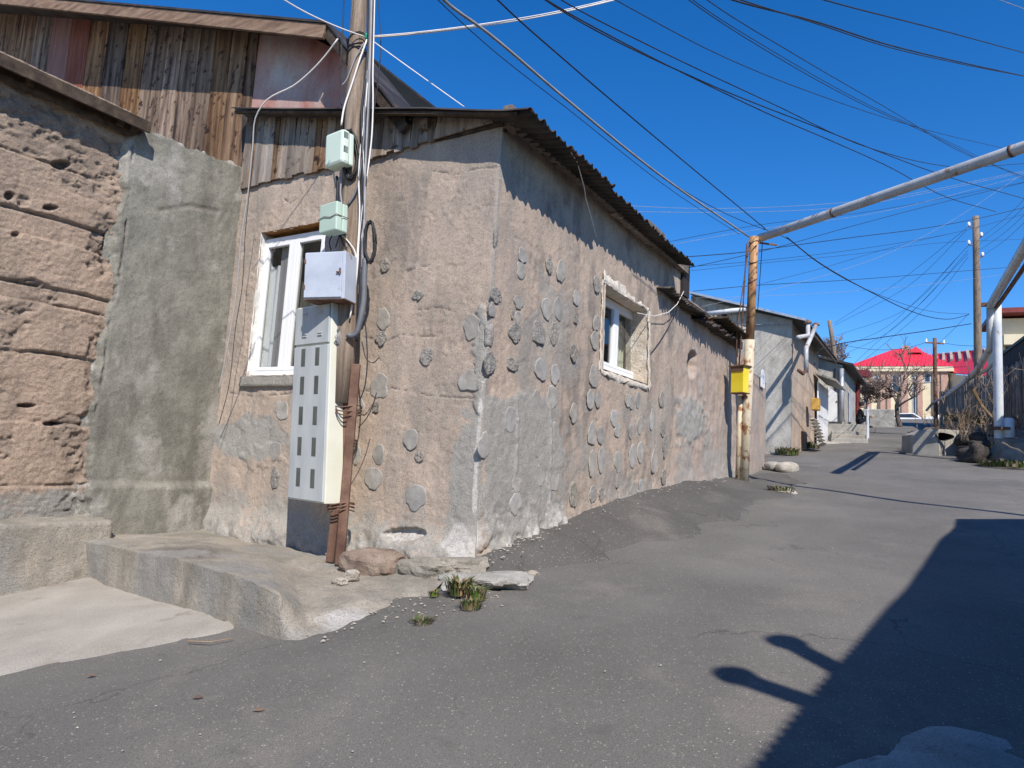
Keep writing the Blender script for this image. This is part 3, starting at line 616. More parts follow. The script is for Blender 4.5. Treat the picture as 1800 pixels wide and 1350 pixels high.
hp = [(1063, 497), (1138, 546), (1139, 676), (1059, 649)]
uRe = ur(1192, 600)
dabs_r = [(227,25,23,38,0),(219,108,22,43,0),(366,80,17,42,1),(426,108,24,55,0),(505,248,18,42,0),(610,175,16,40,1),(92,238,30,38,1),(208,267,25,32,0),(70,310,18,40,0),
 (200,345,15,32,0),(172,335,8,25,1),(347,300,25,58,0),(410,303,20,60,0),(313,425,32,58,1),(188,430,32,50,1),(386,425,20,58,1),(501,352,10,28,1),(608,378,16,42,0),
 (598,465,18,50,0),(490,530,18,42,1),(178,592,30,36,1),(320,618,33,56,0),(395,640,25,58,0),(595,650,22,58,0),(380,767,27,65,0),(300,790,28,75,0),(490,840,18,55,0),
 (578,768,20,55,0),(615,768,14,42,0),(770,775,13,38,0),(790,785,12,35,0),(823,770,13,38,0),(165,865,30,60,0),(700,868,18,45,0),(716,930,14,35,0),(585,948,20,55,0),
 (630,955,17,48,0),(833,900,15,42,0),(785,935,11,35,0),(315,985,32,68,0),(388,955,28,65,0),(30,1000,33,65,0),(585,1090,17,70,0),(636,1072,20,55,0),(722,1090,20,58,0),
 (795,1058,19,52,0),(836,1040,17,50,0),(906,1090,14,60,0),(895,870,10,50,0),(952,920,14,40,1),(962,1010,13,60,1),(955,1170,10,40,1),(385,1160,35,80,0),(318,1165,22,60,0),
 (195,1210,22,40,0),(190,1305,28,55,0),(490,1260,20,60,1),(590,1260,17,45,1),(632,1255,10,30,1),(800,1240,16,45,0),(840,1225,12,42,0),(718,1190,8,40,1),(945,770,12,40,1),(55,580,34,70,1)]
dabs_f = [(740,42,18,22,1),(613,125,24,38,0),(604,195,18,28,1),(935,150,32,40,0),(772,260,24,30,1),(597,370,30,45,0),(925,350,40,38,0),(242,457,24,33,0),(527,450,15,34,0),
 (217,608,22,33,0),(711,566,26,35,0),(594,618,20,38,0),(577,708,32,40,0),(728,780,40,48,0),(744,628,16,18,1),(217,700,15,40,1),(585,448,12,20,1),(515,620,15,30,0),(619,-70,17,22,1)]
def d_side(U, Z, px, py):
    off = .016 * fbm(U * 1.0, Z * 1.0, 0, 4, 81) + .004 * fbm(U * 5, Z * 5, 0, 4, 82) + .0022 * fbm(U * 28, Z * 28, 0, 3, 83)
    n1 = fbm(U * 3, Z * 3, 0, 4, 84); n2 = fbm(U * 8, Z * 8, 0, 4, 85)
    big = sst(-.04, .06, np.minimum.reduce([(990 - px) / 300, (px - 842) / 300, (py - (690 + 10 * n1)) / 300, (985 - py) / 300 + 1]) + .10 * n1 + .04 * n2)
    off = off + .004 * sst(.02, .045, fbm(U * 2.4, Z * 2.4, 0, 5, 163)) - .003 * sst(.16, .185, fbm(U * 3.5, Z * 3.5, 0, 5, 164))
    ridge = np.exp(-(distseg(px, py, [(906, 700), (908, 760), (905, 830)]) / 2.5) ** 2) + np.exp(-(distseg(px, py, [(966, 700), (964, 900)]) / 2) ** 2)
    foot = sst(.30, -.1, Z - (C[2] + .088 * U + .05)); tr = sst(.1, .4, n2 + .25) * sst(1.75, .9, Z - .09 * U)
    off = off + .014 * big + .010 * ridge - .02 * tr * sst(1.4, .7, Z - .09 * U) + .06 * foot * (1 + 2 * n2)
    off = off * sst(-.01, .06, U)
    pit = sst(.33, .42, fbm(U * 9, Z * 9, 0, 3, 86)); off = off - .003 * pit
    gr = np.maximum.reduce([.95 * big, .52 * sst(-.1, .4, ell(px, py, 960, 620, 60, 120, 1.2 * n1)), .5 * sst(.3, .7, n1 + .5 * sst(2.6, 1.2, Z - .09 * U)), .9 * sst(.06, .0, U), .45 * sst(-.1, .4, ell(px, py, 1130, 720, 60, 60, 1.2 * n1))])
    wh = np.maximum.reduce([.6 * ridge, .42 * foot, .5 * tr * sst(-.1, .4, ell(px, py, 900, 900, 90, 90, 1.3 * n2)), .95 * np.exp(-(distseg(px, py, [(848, 672), (840, 800), (836, 960)]) / 4) ** 2)])
    cl = [(968, 330), (985, 420), (1000, 520), (1020, 640)]
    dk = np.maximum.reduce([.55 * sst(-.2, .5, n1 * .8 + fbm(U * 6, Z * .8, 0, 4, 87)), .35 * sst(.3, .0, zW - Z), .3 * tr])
    return off, {'grey': gr, 'white': wh * sst(-.25, .25, n2 + .05), 'dark': dk}
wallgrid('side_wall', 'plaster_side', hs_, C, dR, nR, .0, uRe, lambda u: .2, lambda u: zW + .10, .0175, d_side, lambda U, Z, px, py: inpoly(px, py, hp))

def dab(cx, cy, rx, ry, kind, proj_, P0, du, n, seed):
    c = proj_(cx, cy); uc = (c - P0) @ du; zc = c[2]
    hu = abs((proj_(cx + rx, cy) - proj_(cx - rx, cy)) @ du) / 2; hz = abs(proj_(cx, cy + ry)[2] - proj_(cx, cy - ry)[2]) / 2
    N = 26; rings = [(0, 1.0), (.45, .95), (.85, .9), (.965, 1.0), (1.0, .5), (1.02, -1.0)]; th = .004 if not kind else .007
    vs = []; fs = []
    ang = np.linspace(0, 2 * math.pi, N, endpoint=False)
    out = 1 + (.42 if not kind else .5) * fbm(np.cos(ang) * 1.4 + seed * 5, np.sin(ang) * 1.4, 0, 3, seed)
    tail = 1 + .25 * max(0, random.uniform(-1.2, 1)) * np.clip(-np.sin(ang), 0, 1) ** 3
    for r, hh in rings:
        for k in range(N):
            a = ang[k]; q = r * out[k] * tail[k]
            zz = th * hh + (0 if not kind else .008 * float(vn(math.cos(a) * r * 5 + seed, math.sin(a) * r * 5, 0, 2))) + .002 * float(vn(q * 3 * math.cos(a) + seed, q * 3 * math.sin(a), 0, 4))
            vs.append(P0 * [1, 1, 0] + du * (uc + q * hu * math.cos(a)) + UP * (zc + q * hz * math.sin(a)) + n * (zz + .011))
    for i in range(len(rings) - 1):
        fs += [(i * N + k, i * N + (k + 1) % N, (i + 1) * N + (k + 1) % N, (i + 1) * N + k) for k in range(N)]
    MB().add(vs, fs).build('mortar_dab', 'mortar_rough' if kind else 'mortar', hs_, smooth=True)
sc = 350 / 1027
for i, (x, y, a, b, k) in enumerate(dabs_r): dab(840 + x * sc, 440 + y * sc, a * sc, b * sc, k, RW, C, dR, nR, i)
sc = 520 / 1080
for i, (x, y, a, b, k) in enumerate(dabs_f): dab(380 + x * sc, 500 + y * sc, a * sc, b * sc, k, F, C, dF, nF, i + 100)
# mortar thrown over the arris
for i, (x, y, rx, ry) in enumerate(((868, 420, .025, .09), (862, 545, .03, .07), (858, 590, .035, .10), (856, 645, .04, .10))):
    p = F(x, y); p = C * [1, 1, 0] + UP * p[2]
    o = blob(p + (nF + nR) * -.012, rx, rx, ry, i + 3, dF, dR, amp=.35).build('mortar_lump', 'mortar_rough', hs_, smooth=True)

def window(parent, P0, du, n, off, u0, u1, z0, z1, mull, fw=.065, panes=True):
    """PVC window: outer frame, mullions, a sash round every light, panes"""
    O = P0 * [1, 1, 0] + n * off; uc, zc = (u0 + u1) / 2, (z0 + z1) / 2
    m = MB()
    for u in (u0 + fw / 2, u1 - fw / 2): m.box(O + du * u + UP * zc, du, n, UP, fw / 2, .033, (z1 - z0) / 2)
    for z in (z0 + fw / 2, z1 - fw / 2): m.box(O + du * uc + UP * z, du, n, UP, (u1 - u0) / 2 - fw, .0328, fw / 2)
    wnd = m.build('window', 'pvc', parent, bevel=.005)
    for u in mull: MB().box(O + du * u + UP * zc, du, n, UP, .04, .036, (z1 - z0) / 2 - fw).build('mullion', 'pvc', wnd, bevel=.005)
    ed_ = [u0 + fw] + [q for u in mull for q in (u - .04, u + .04)] + [u1 - fw]
    for a, b in zip(ed_[0::2], ed_[1::2]):
        s = MB(); sw_ = .045
        for u in (a + sw_ / 2, b - sw_ / 2): s.box(O + du * u + UP * zc + n * .008, du, n, UP, sw_ / 2, .028, (z1 - z0) / 2 - fw)
        for z in (z0 + fw + sw_ / 2, z1 - fw - sw_ / 2): s.box(O + du * (a + b) / 2 + UP * z + n * .0078, du, n, UP, (b - a) / 2 - sw_, .0278, sw_ / 2)
        s.build('sash', 'pvc', wnd, bevel=.005)
        a_, b_, c_, d_ = a + sw_ - .006, b - sw_ + .006, z0 + fw + sw_ - .006, z1 - fw - sw_ + .006
        MB().quad(O + du * a_ + UP * c_, O + du * b_ + UP * c_, O + du * b_ + UP * d_, O + du * a_ + UP * d_).build('pane', 'glass', wnd)
    return wnd
def curtain(parent, P0, du, n, off, u0, u1, z0, z1, mat, amp=.025, per=.11, slant=0):
    us = np.linspace(u0, u1, 60); rows = []
    for z in np.linspace(z0, z1, 6):
        rows.append([P0 * [1, 1, 0] + du * (u + slant * (z1 - z) * (u - u0)) + UP * z + n * (off + amp * math.sin(u * 2 * math.pi / per + .6 * math.sin(u * 9)) * (1 - .3 * (z - z0))) for u in us])
    return MB().grid(rows).build('curtain', mat, parent, smooth=True)
def reveal(parent, corners, P_, du, n, depth, mats, names, seed):
    """splayed faces round an opening: corners in order, one strip for each side"""
    for i in range(4):
        a, b = corners[i], corners[(i + 1) % 4]; k = max(4, int(np.linalg.norm(b - a) / .02)); rows = []
        for q in np.linspace(.012, -depth, 9): rows.append([a + (b - a) * t + n * q for t in np.linspace(0, 1, k)])
        A = np.array(rows); A = A + .012 * np.stack([fbm(A[..., 0] * 9 + c, A[..., 1] * 9, A[..., 2] * 9, 4, seed + c) for c in range(3)], -1)
        MB().grid(A).build(names[i], mats[i], parent, smooth=True)
# front window
u0, u1, z0, z1 = wf['u0'], wf['u1'], wf['z0'], wf['z1']
um = (u0 + u1) / 2 - .02
window(hs_, C, dF, nF, -.10, u0 + .01, uf(455, 540, -.1), z0, z1, [uf(511, 540, -.1)])
cor = [C * [1, 1, 0] + dF * a + UP * b for a, b in ((u1 + .02, z0 - .005), (u1 + .02, z1 + .06), (u0 - .03, z1 + .06), (u0 - .03, z0 - .005))]
reveal(hs_, cor, C, dF, nF, .2, ['white_plaster', 'foam', 'white_plaster', 'white_plaster'], ['reveal', 'foam_strip', 'reveal', 'reveal'], 7)
rough_extrude('sill', 'stone_step', hs_, C, dF, nF, u0 - .1, u1 + .10, [(-.1, z0 - .002), (.035, z0 - .012), (.045, z0 - .12), (.0, z0 - .15)], .02, .012, 17, True)
curtain(hs_, C, dF, nF, -.165, uf(511, 540, -.1) - .05, u1 - .17, z0, z1 - .06, 'curtain', .010, .16)
curtain(hs_, C, dF, nF, -.21, u1 - .32, u1 + .1, z0, z1 - .3, 'curtain_white', .03, .14)
curtain(hs_, C, dF, nF, -.34, u0 - .1, u1 + .2, z0 - .1, z1 + .1, 'room', .02, .3)
# side window
P3 = [RW(*q) for q in hp]; uA = ur(*hp[0]); uB = ur(1117, 600, -.26); zA = RW(1090, 661, -.26)[2]; zB = RW(1095, 541, -.26)[2]
window(hs_, C, dR, nR, -.26, uA - .0, uB, zA, zB, [ur(1079, 580, -.26)])
reveal(hs_, [P3[3], P3[0], P3[1], P3[2]], C, dR, nR, .34, ['cream_plaster'] * 4, ['reveal'] * 4, 27)
fo = uB + .02
blob_m = MB()
rough_extrude('foam_strip', 'foam', hs_, C + nR * -.26, dR, nR, uB - .004, uB + .085, [(-.02, zA - .03), (.045, zA), (.045, zB + .02), (-.02, zB + .05)], .015, .022, 29)
rough_extrude('foam_strip', 'foam', hs_, C + nR * -.26, dR, nR, uA, uB + .06, [(-.02, zB), (.03, zB + .0), (.03, zB + .07), (-.02, zB + .1)], .015, .02, 30)
curtain(hs_, C, dR, nR, -.43, uA - .1, uA + .4, zA - .1, zB + .1, 'curtain', .03, .12)
curtain(hs_, C, dR, nR, -.41, uB - .36, uB - .12, zA - .1, zB - .12, 'curtain_pale', .02, .09)
curtain(hs_, C, dR, nR, -.60, uA - .3, uB + .3, zA - .2, zB + .2, 'room', .02, .5)
# cream filler round the side window
def filler(pts_in, pts_out, seed):
    rows = []
    for t, o in ((0, .012), (.3, .022), (.75, .018), (1, -.006)):
        rows.append([RW(a[0] + (b[0] - a[0]) * t, a[1] + (b[1] - a[1]) * t, o) for a, b in zip(pts_in, pts_out)])
    A = np.array(rows); A += .03 * np.stack([fbm(A[..., 0] * 11 + c, A[..., 1] * 11, A[..., 2] * 11, 4, seed + c) for c in range(3)], -1)
    MB().grid(A).build('filler', 'cream_plaster', hs_, smooth=True)
def dense(p, n=30):
    p = np.array(p, float); k = np.linspace(0, len(p) - 1, n); q = np.stack([np.interp(k, range(len(p)), p[:, c]) for c in (0, 1)], -1)
    return q
jit = lambda p, a: p + a * rng.normal(size=p.shape) * .5
filler(dense([(1062, 497), (1100, 522), (1139, 547)]), jit(dense([(1061, 474), (1075, 488), (1090, 494), (1112, 521), (1140, 542)]), 3.), 1)
filler(dense([(1062, 495), (1060, 580), (1058, 652)]), jit(dense([(1058, 485), (1055, 580), (1052, 652)]), 1.), 2)
filler(dense([(1056, 648), (1090, 660), (1139, 678)]), jit(dense([(1053, 652), (1068, 664), (1085, 678), (1100, 674), (1138, 692)]), 4.), 3)
filler(dense([(1139, 546), (1139, 600), (1139, 680)]), jit(dense([(1145, 544), (1145, 600), (1143, 690)]), 1.), 4)

# inside of the house, so that the rooms are dark
MB().box(C * [1, 1, 0] + dF * 2.1 + dR * 3.0 + UP * 2.6, dF, dR, UP, 1.2, 2.0, 2.1).build('room_core', 'room', hs_)
MB().box(C * [1, 1, 0] + dF * 3.95 + dR * 2.8 + UP * 2.5, dF, dR, UP, .08, 2.75, 2.4).build('rear_wall', 'plaster_annex', hs_)
MB().box(C * [1, 1, 0] + dF * 1.95 + dR * (uRe - .1) + UP * 2.45, dF, dR, UP, 1.93, .09, 2.3).build('end_wall', 'plaster_annex', hs_)

# roof: one slope rising to the left, corrugations running down the slope
E_ = RW(915, 187, .36); P2 = F(415, 190, .22); t0 = (E_ - C) @ dR; t1 = (RW(1220, 466, .36) - C) @ dR; u2 = (P2 - C) @ dF
kz = (P2[2] - E_[2]) / (u2 + .36)
def roofz(u): return E_[2] + kz * (u + .36)
ts = np.arange(t0, t1, .0135); rows = []
for u in (-.36, -.2, .1, .8, 1.6, 2.6, 3.6, u2 + .06):
    rows.append([C * [1, 1, 0] + dR * t + dF * (u - (.07 * sst(1.75, 1.7, t) + .012 * math.sin(t * 31) + .02 * float(vn(t * 2.2, 1)) if u < -.3 else 0))
                 + UP * (roofz(u) + .019 * math.sin(t * 2 * math.pi / .118) + .02 * float(vn(t * .9, u))) for t in ts])
o = MB().grid(rows).build('roof_sheet', 'roof_iron', hs_, smooth=True); o.modifiers.new('s', 'SOLIDIFY').thickness = .005
P_f = lambda u, t, z, o=0: C * [1, 1, 0] + dF * u + dR * t + UP * z
MB().bar(P_f(-.3, t0 + .05, roofz(-.3) - .05), P_f(u2, t0 + .05, roofz(u2) - .05), .03, .05, UP).build('verge_batten', 'wood_dark', hs_, bevel=.004)
for a, b, dz in ((-.02, 2.55, 0), (2.5, 3.75, -.03), (3.7, uRe + .1, -.01)):
    MB().box(P_f(-.055, (a + b) / 2, zW + .13 + dz), dR, dF, UP, (b - a) / 2, .05, .085).build('wall_plate', 'wood_grey', hs_, bevel=.006)
MB().box(P_f(-.07, 3.72, zW + .20), dR, dF, UP, .35, .13, .03).build('bracket', 'wood_grey', hs_, bevel=.004)
for t in np.arange(.25, t1, .8):
    MB().bar(P_f(.02, t, roofz(.02) - .07), P_f(2.2, t, roofz(2.2) - .07), .08, .06, UP).build('rafter', 'wood_dark', hs_)
# boards filling the wedge between wall and roof on the front
u = uf(770, 240); i = 0; ue = uI - .02
while u < ue:
    wd = random.uniform(.075, .135); a, b = u + .004, min(u + wd, ue) - .004
    px_ = proj(C * [1, 1, 0] + dF * u + UP * zW)[0]
    def zb(q): return np.interp(q, wu, wz) + np.interp(q, [uf(770, 240), uf(655, 280), uf(595, 292), uf(430, 325)], [.03, .0, .0, -.05])
    j = random.uniform(-.03, .015); lean = random.uniform(-.012, .012)
    pr = [P_f(a, 0, zb(a) + j), P_f(b, 0, zb(b) + j), P_f(b + lean, 0, roofz(b) + .0), P_f(a + lean, 0, roofz(a) + .0)]
    MB().prism([p + nF * (.018 + random.uniform(0, .01)) for p in pr], nF * .02).build('board', 'wood_grey' if u < uf(640, 285) or random.random() < .55 else 'wood', hs_, bevel=.003)
    u += wd; i += 1
MB().prism([F(x, y, .03) for x, y in ((764, 246), (868, 216), (872, 196), (772, 206))], nF * .025).build('plank', 'wood_grey', hs_, bevel=.004)
MB().prism([F(x, y, .01) for x, y in ((764, 250), (886, 222), (889, 199), (764, 200))], nF * .012).build('backing_board', 'wood_dark', hs_)
MB().prism([F(x, y, -.02) for x, y in ((425, 330), (889, 230), (889, 196), (425, 196))], -nF * .03).build('backing_board', 'wood_dark', hs_)
blob(C * [1, 1, 0] + UP * (zW + .05) - nF * .1, .09, .1, .05, 3, amp=.3).build('loose_brick', 'stone', hs_)
# dark panel standing in for the shaded end wall under the roof
MB().box(P_f(-.02, uRe + .18, zW - .02), dR, dF, UP, .16, .03, .30).build('end_shade_panel', 'fence_dark', hs_)
# ================================================================== lower annex and boundary wall along the street
uX = ur(1305, 700)
an = thing('lower_annex', 'low plastered annex with ragged dark roof between corner house and gas post', 'house', C + dR * uRe + UP * .6)
tu = [uRe, ur(1255, 566), ur(1302, 604), uX + .2]; tz = [RW(1192, 520)[2], RW(1255, 566)[2], RW(1302, 604)[2], RW(1304, 606)[2]]
def d_annex(U, Z, px, py):
    n1 = fbm(U * 2.2, Z * 2.2, 0, 4, 91); n2 = fbm(U * 8, Z * 8, 0, 4, 92)
    ho = sst(.0, .25, ell(px, py, 1221, 640, 9, 26, .3 * n2)); sp = sst(-.1, .25, ell(px, py, 1214, 740, 34, 44, .8 * n2))
    foot = sst(.45, -.1, Z - (C[2] + .088 * U + .02))
    off = .03 * n1 + .014 * n2 + .005 * fbm(U * 22, Z * 22, 0, 3, 93) - .26 * ho * sst(660, 640, py) - .10 * ho * sst(640, 660, py) + .02 * sp + .05 * foot - .04
    return off, {'grey': np.maximum.reduce([.75 * sp, .8 * ho, .55 * sst(.0, .5, n1 + .6 * sst(2.4, 1.4, Z))]), 'white': .55 * ho * sst(655, 672, py) + .45 * sst(.1, .4, ell(px, py, 1212, 725, 30, 12, .9 * n2)),
                 'dark': np.maximum(.3 * sst(.1, .5, -n1), .55 * foot * sst(.0, .4, n2 + .2))}
wallgrid('wall', 'plaster_annex', an, C, dR, nR, uRe - .06, uX, lambda u: .2, lambda u: np.interp(u, tu, tz) + .12, .03, d_annex)
MB().box(C * [1, 1, 0] + dR * (uRe + uX) / 2 + dF * 1.3 + UP * 2.3, dR, dF, UP, (uX - uRe) / 2 - .02, 1.1, 1.6).build('wall_core', 'room', an)
MB().box(C * [1, 1, 0] + dR * (uX - .1) + dF * 1.2 + UP * 2.4, dR, dF, UP, .08, 1.25, 1.75).build('end_wall', 'plaster_annex', an)
def ragged_roof(parent, a, b, off, rise, depth, name, mat, per, seed, amp=.02):
    ta, tb = (a - C) @ dR, (b - C) @ dR; ts = np.arange(ta, tb, per / 8); rows = []
    for q in (0, .3, .7, 1):
        rows.append([C * [1, 1, 0] + dR * t - nR * (q * depth - off + (.06 * float(fbm(t * 3, 1, 0, 3, seed)) + .03 * math.sin(t * 47) if q == 0 else 0))
                     + UP * (a[2] + (b[2] - a[2]) * (t - ta) / (tb - ta) + rise * q + amp * math.sin(t * 2 * math.pi / per) + .04 * float(vn(t * 2, q * 3, 0, seed))) for t in ts])
    o = MB().grid(rows).build(name, mat, parent, smooth=True); o.modifiers.new('s', 'SOLIDIFY').thickness = .012
ragged_roof(an, RW(1176, 507, .20), RW(1253, 562, .20), .20, .35, 2.4, 'roof_sheet', 'roof_iron', .12, 4)
ragged_roof(an, RW(1240, 556, .20), RW(1305, 604, .20), .20, .25, 2.4, 'roof_sheet', 'roof_iron', .2, 9, .035)
for a, b in (((1190, 524), (1250, 566)), ((1255, 572), (1303, 608))):
    MB().bar(RW(*a, .04), RW(*b, .04), .16, .06, UP).build('wall_plate', 'wood_dark', an, bevel=.005)
for i in range(9):
    p = RW(1262 + i * 4.6, 566 + i * 3.9, .12); MB().box(p + UP * .05, hd(32 + random.uniform(-15, 15)), dF, UP + dF * random.uniform(-.3, .3), .16, .2, .018).build('roof_tile', 'wood_dark', an)

bw = thing('boundary_wall', 'low grey street wall with a white arched number plate behind the gas post', 'wall', C + dR * uX + UP * .8)
uY = ur(1346, 760); zs = RW(1330, 659)[2]
def d_bw(U, Z, px, py):
    n1 = fbm(U * 2, Z * 2, 0, 4, 95); return .03 * n1 + .01 * fbm(U * 9, Z * 9, 0, 3, 96), {'grey': .35 + .5 * n1, 'white': 0 * U, 'dark': .2 + .5 * n1}
wallgrid('wall_face', 'plaster_annex', bw, C, dR, nR, uX - .05, uY, lambda u: .3, lambda u: zs - .05 * sst(uY - .5, uY, u), .05, d_bw)
MB().box(C * [1, 1, 0] + dR * (uX + uY) / 2 - nR * .2 + UP * (zs / 2 + .1), dR, nR, UP, (uY - uX) / 2 - .01, .17, zs / 2 - .12).build('wall_body', 'concrete', bw, bevel=.03)
pc = RW(1340, 667, .03); plate = [pc + dR * a + UP * b for a, b in [(-.19, -.2), (.19, -.2)] + [(.19 * math.cos(t), .26 * math.sin(t) - .02) for t in np.linspace(0, math.pi, 12)]]
pl_ = MB().prism(plate, nR * .02).build('number_plate', 'white_paint', bw)
rg = [(.055 * math.cos(t), .10 * math.sin(t)) for t in np.linspace(0, 2 * math.pi, 17)]
MB().tube([pc + dR * a + UP * b + nR * .022 for a, b in rg], .011, 5).build('numeral', 'zinc', pl_)
for i, (x, y, lx, ly, lz, m, lb) in enumerate(((1384, 829, .28, .16, .14, 'rubble', 'pale oblong kerb stone lying at the bend beside the grey wall'), (1362, 826, .22, .2, .12, 'concrete', 'square concrete lump against the end of the grey wall'))):
    p = gnd(x, y); o = blob(p + UP * lz * .6, lx, ly, lz, 40 + i, hd(70), hd(-20), amp=.1, sub=3).build('kerb_stone', m); tag(o, lb, 'stone')

# ================================================================== gas post with yellow box, overhead gas pipe
gp = RW(1307, 838, .30); gp[2] = h(gp[0], gp[1]); gd = (gp - EYE) @ _fw
gtop = at(1326, 416, gd); gmid = gp + (gtop - gp) * .585
gs = thing('gas_post', 'rusty cream steel gas post standing at the end of the annex wall', 'post', gp)
MB().tube([gp - UP * .1, gp + (gmid - gp) * .5, gmid], .095, 14).build('lower_pipe', 'pipe_yellow', gs, smooth=True)
MB().tube([gmid - UP * .02, (gmid + gtop) / 2, gtop], .082, 14).build('upper_pipe', 'pipe_rust', gs, smooth=True)
for k, (f, r) in enumerate(((.90, .088), (.82, .088), (.97, .09))):
    c0 = gp + (gtop - gp) * f; th = np.linspace(0, 2 * math.pi, 15)
    MB().tube([c0 + (nR * math.cos(t) + dR * math.sin(t)) * r + UP * .05 * math.sin(t + k) for t in th], .008, 5).build('wire_band', 'rust', gs)
side = -_ri * .16
MB().tube([gtop + side * .2 + UP * .0, gtop + side * .9 - UP * .15, gmid + side + UP * .3, gp + (gtop - gp) * .46 + side * 1.2], .014, 6).build('riser', 'rust', gs, smooth=True)
MB().tube([gtop + side * .5, gmid + side * 1.6 + UP * .2, gp + (gtop - gp) * .44 + side * 1.5], .012, 6).build('riser', 'rust', gs, smooth=True)
MB().tube([gtop - side * 1.0 - UP * .1, gmid - side * .9 + UP * .6], .008, 5).build('riser', 'wire_dark', gs, smooth=True)
MB().bar(gtop - UP * .1 - _ri * .1, gtop - UP * .17 + _ri * .45 , .03, .03, UP).build('bracket', 'rust', gs)
MB().tube([gp + side * .75 + UP * -.05, gp + (gtop - gp) * .36 + side * .85], .045, 10).build('drop_pipe', 'pipe_yellow', gs, smooth=True)
bxc = at(1300.5, 668, gd - .08)
yb = thing('gas_regulator_box', 'yellow steel box with rusty top fixed to the gas post', 'box', bxc - UP * .25, None)
az = hd(-40); bz = hd(50)
MB().box(bxc, az, bz, UP, .135, .10, .255).build('case', 'yellow', yb, bevel=.008)
MB().box(bxc + UP * .268, az, bz, UP, .175, .135, .014).build('lid', 'rust', yb, bevel=.004)
MB().box(bxc - UP * .262, az, bz, UP, .158, .118, .008).build('base', 'rust', yb)
MB().box(bxc + UP * .2 - bz * .1125, az, bz, UP, .14, .002, .045).build('rust_band', 'rust', yb)
d0 = at(1340, 417, gd)
for dd in np.linspace(3, 14, 1101):
    if at(1830, 248, dd)[2] >= d0[2]: break
d1 = at(1830, 248, dd); dv = (d1 - d0) / np.linalg.norm(d1 - d0)
op = thing('overhead_gas_pipe', 'big grey rust-flecked pipe crossing high above the street', 'pipe', d0)
MB().tube([d0 + dv * q for q in np.linspace(-.05, np.linalg.norm(d1 - d0) + 5.5, 12)], .083, 14).build('pipe', 'pipe_grey', op, smooth=True)
for q in (1.6, 4.4): MB().tube([d0 + dv * (q - .02), d0 + dv * (q + .02)], .089, 14).build('weld_collar', 'rust', op, smooth=True)

# ================================================================== far grey house up the street
K = gnd(1390, 799); kd = (K - EYE) @ _fw
def KF(px, py, off=0): return hit(px, py, K + nF * off, nF)
def KR(px, py, off=0): return hit(px, py, K + nR * off, nR)
fh = thing('grey_house', 'grey cement rendered house with pink block side and two steel flues', 'house', K)
def d_far(U, Z, px, py):
    n1 = fbm(U * 1.1, Z * 1.1, 0, 4, 101); return .02 * n1, {'grey': .05 + .4 * n1, 'white': .1 * n1 + .22, 'dark': .0 + .35 * fbm(U * .8, Z * .8, 3, 3, 103) + .2 * sst(3.0, 2.4, Z)}
fu = [(KF(x, y) - K) @ dF for x, y in ((1390, 562), (1310, 545), (1215, 520))]; fz = [KF(x, y)[2] for x, y in ((1390, 562), (1310, 545), (1215, 520))]
zft = fz[0]
wallgrid('front_wall', 'far_cement', fh, K, dF, nF, 0, fu[2], lambda u: 1.2, lambda u: np.interp(u, fu, fz), .07, d_far)
u2_ = (KR(1438, 700) - K) @ dR
wallgrid('side_wall', 'far_block', fh, K, dR, nR, 0, u2_, lambda u: 1.2, lambda u: zft - .1, .08, lambda U, Z, px, py: (.015 * fbm(U * 3, Z * 3, 0, 4, 105) + .02 * np.exp(-((U - 2.6) / .05) ** 2), {'grey': .25 + .5 * fbm(U, Z, 0, 4, 106), 'white': 0 * U, 'dark': .3 * sst(.0, .4, fbm(U * 2, Z * .6, 0, 4, 107))}))
MB().box(K * [1, 1, 0] + dF * 3 + dR * 3 + UP * (zft / 2 + .5), dF, dR, UP, 2.9, 2.9, zft / 2 - .6).build('core', 'room', fh)
# corrugated gable sheet
ua, ub = fu[1] + .25, fu[2]; us = np.arange(ua, ub, .02)
MB().grid([[K * [1, 1, 0] + dF * u + nF * (.05 + .018 * math.sin(u * 2 * math.pi / .19)) + UP * z for u in us for z in [zz(u)]] for zz in (lambda u: KF(1290, 567)[2], lambda u: np.interp(u, fu, fz) - .03)]).build('gable_sheet', 'roof_pale', fh, smooth=True)
MB().prism([KF(x, y, .075) for x, y in ((1269, 552), (1278, 553), (1278, 561), (1269, 560))], nF * .01).build('gable_hole', 'dark_glass', fh)
e0_ = KR(1396, 562, .45); e1_ = KR(1458, 648, .45); slope = (fz[2] - fz[0]) / (fu[2] - fu[0])
L_ = (e1_ - e0_) @ dR
mR = MB(); a0 = e0_ - dR * .35; zr = zft + .02
def rp(u, t): return K * [1, 1, 0] + dF * u + dR * t + UP * (zr + slope * max(u, -.45) )
MB().prism([rp(-.45, -.3), rp(fu[2], -.3), rp(fu[2], -.3) + UP * .05, rp(-.45, -.3) + UP * .05], dR * (L_ + .2)).build('roof', 'roof_iron', fh)
MB().bar(rp(-.45, -.33) + UP * .02, rp(fu[2], -.33) + UP * .02, .07, .03, UP).build('verge', 'galv', fh)
MB().box(K * [1, 1, 0] + dR * L_ / 2 + nR * .4 + UP * (zr - .2), dR, nR, UP, L_ / 2, .02, .08).build('fascia', 'wood_dark', fh)
for pts, rr in (([(1403, 593), (1420, 590), (1420.5, 568)], .062), ([(1417, 655), (1417, 612), (1434, 572)], .066), ([(1404, 651), (1411, 657), (1418, 650), (1418, 606)], .05)):
    c0 = [KR(x, y, .5) for x, y in pts]; fl = MB().tube(c0, rr, 12).build('flue', 'pipe_grey' if rr > .06 else 'rust', fh, smooth=True)
    if rr > .06: MB().tube([c0[-1], c0[-1] + UP * .05, c0[-1] + UP * .1], [rr * 1.9, rr * 1.5, .02], 12).build('cowl', 'rust', fl)
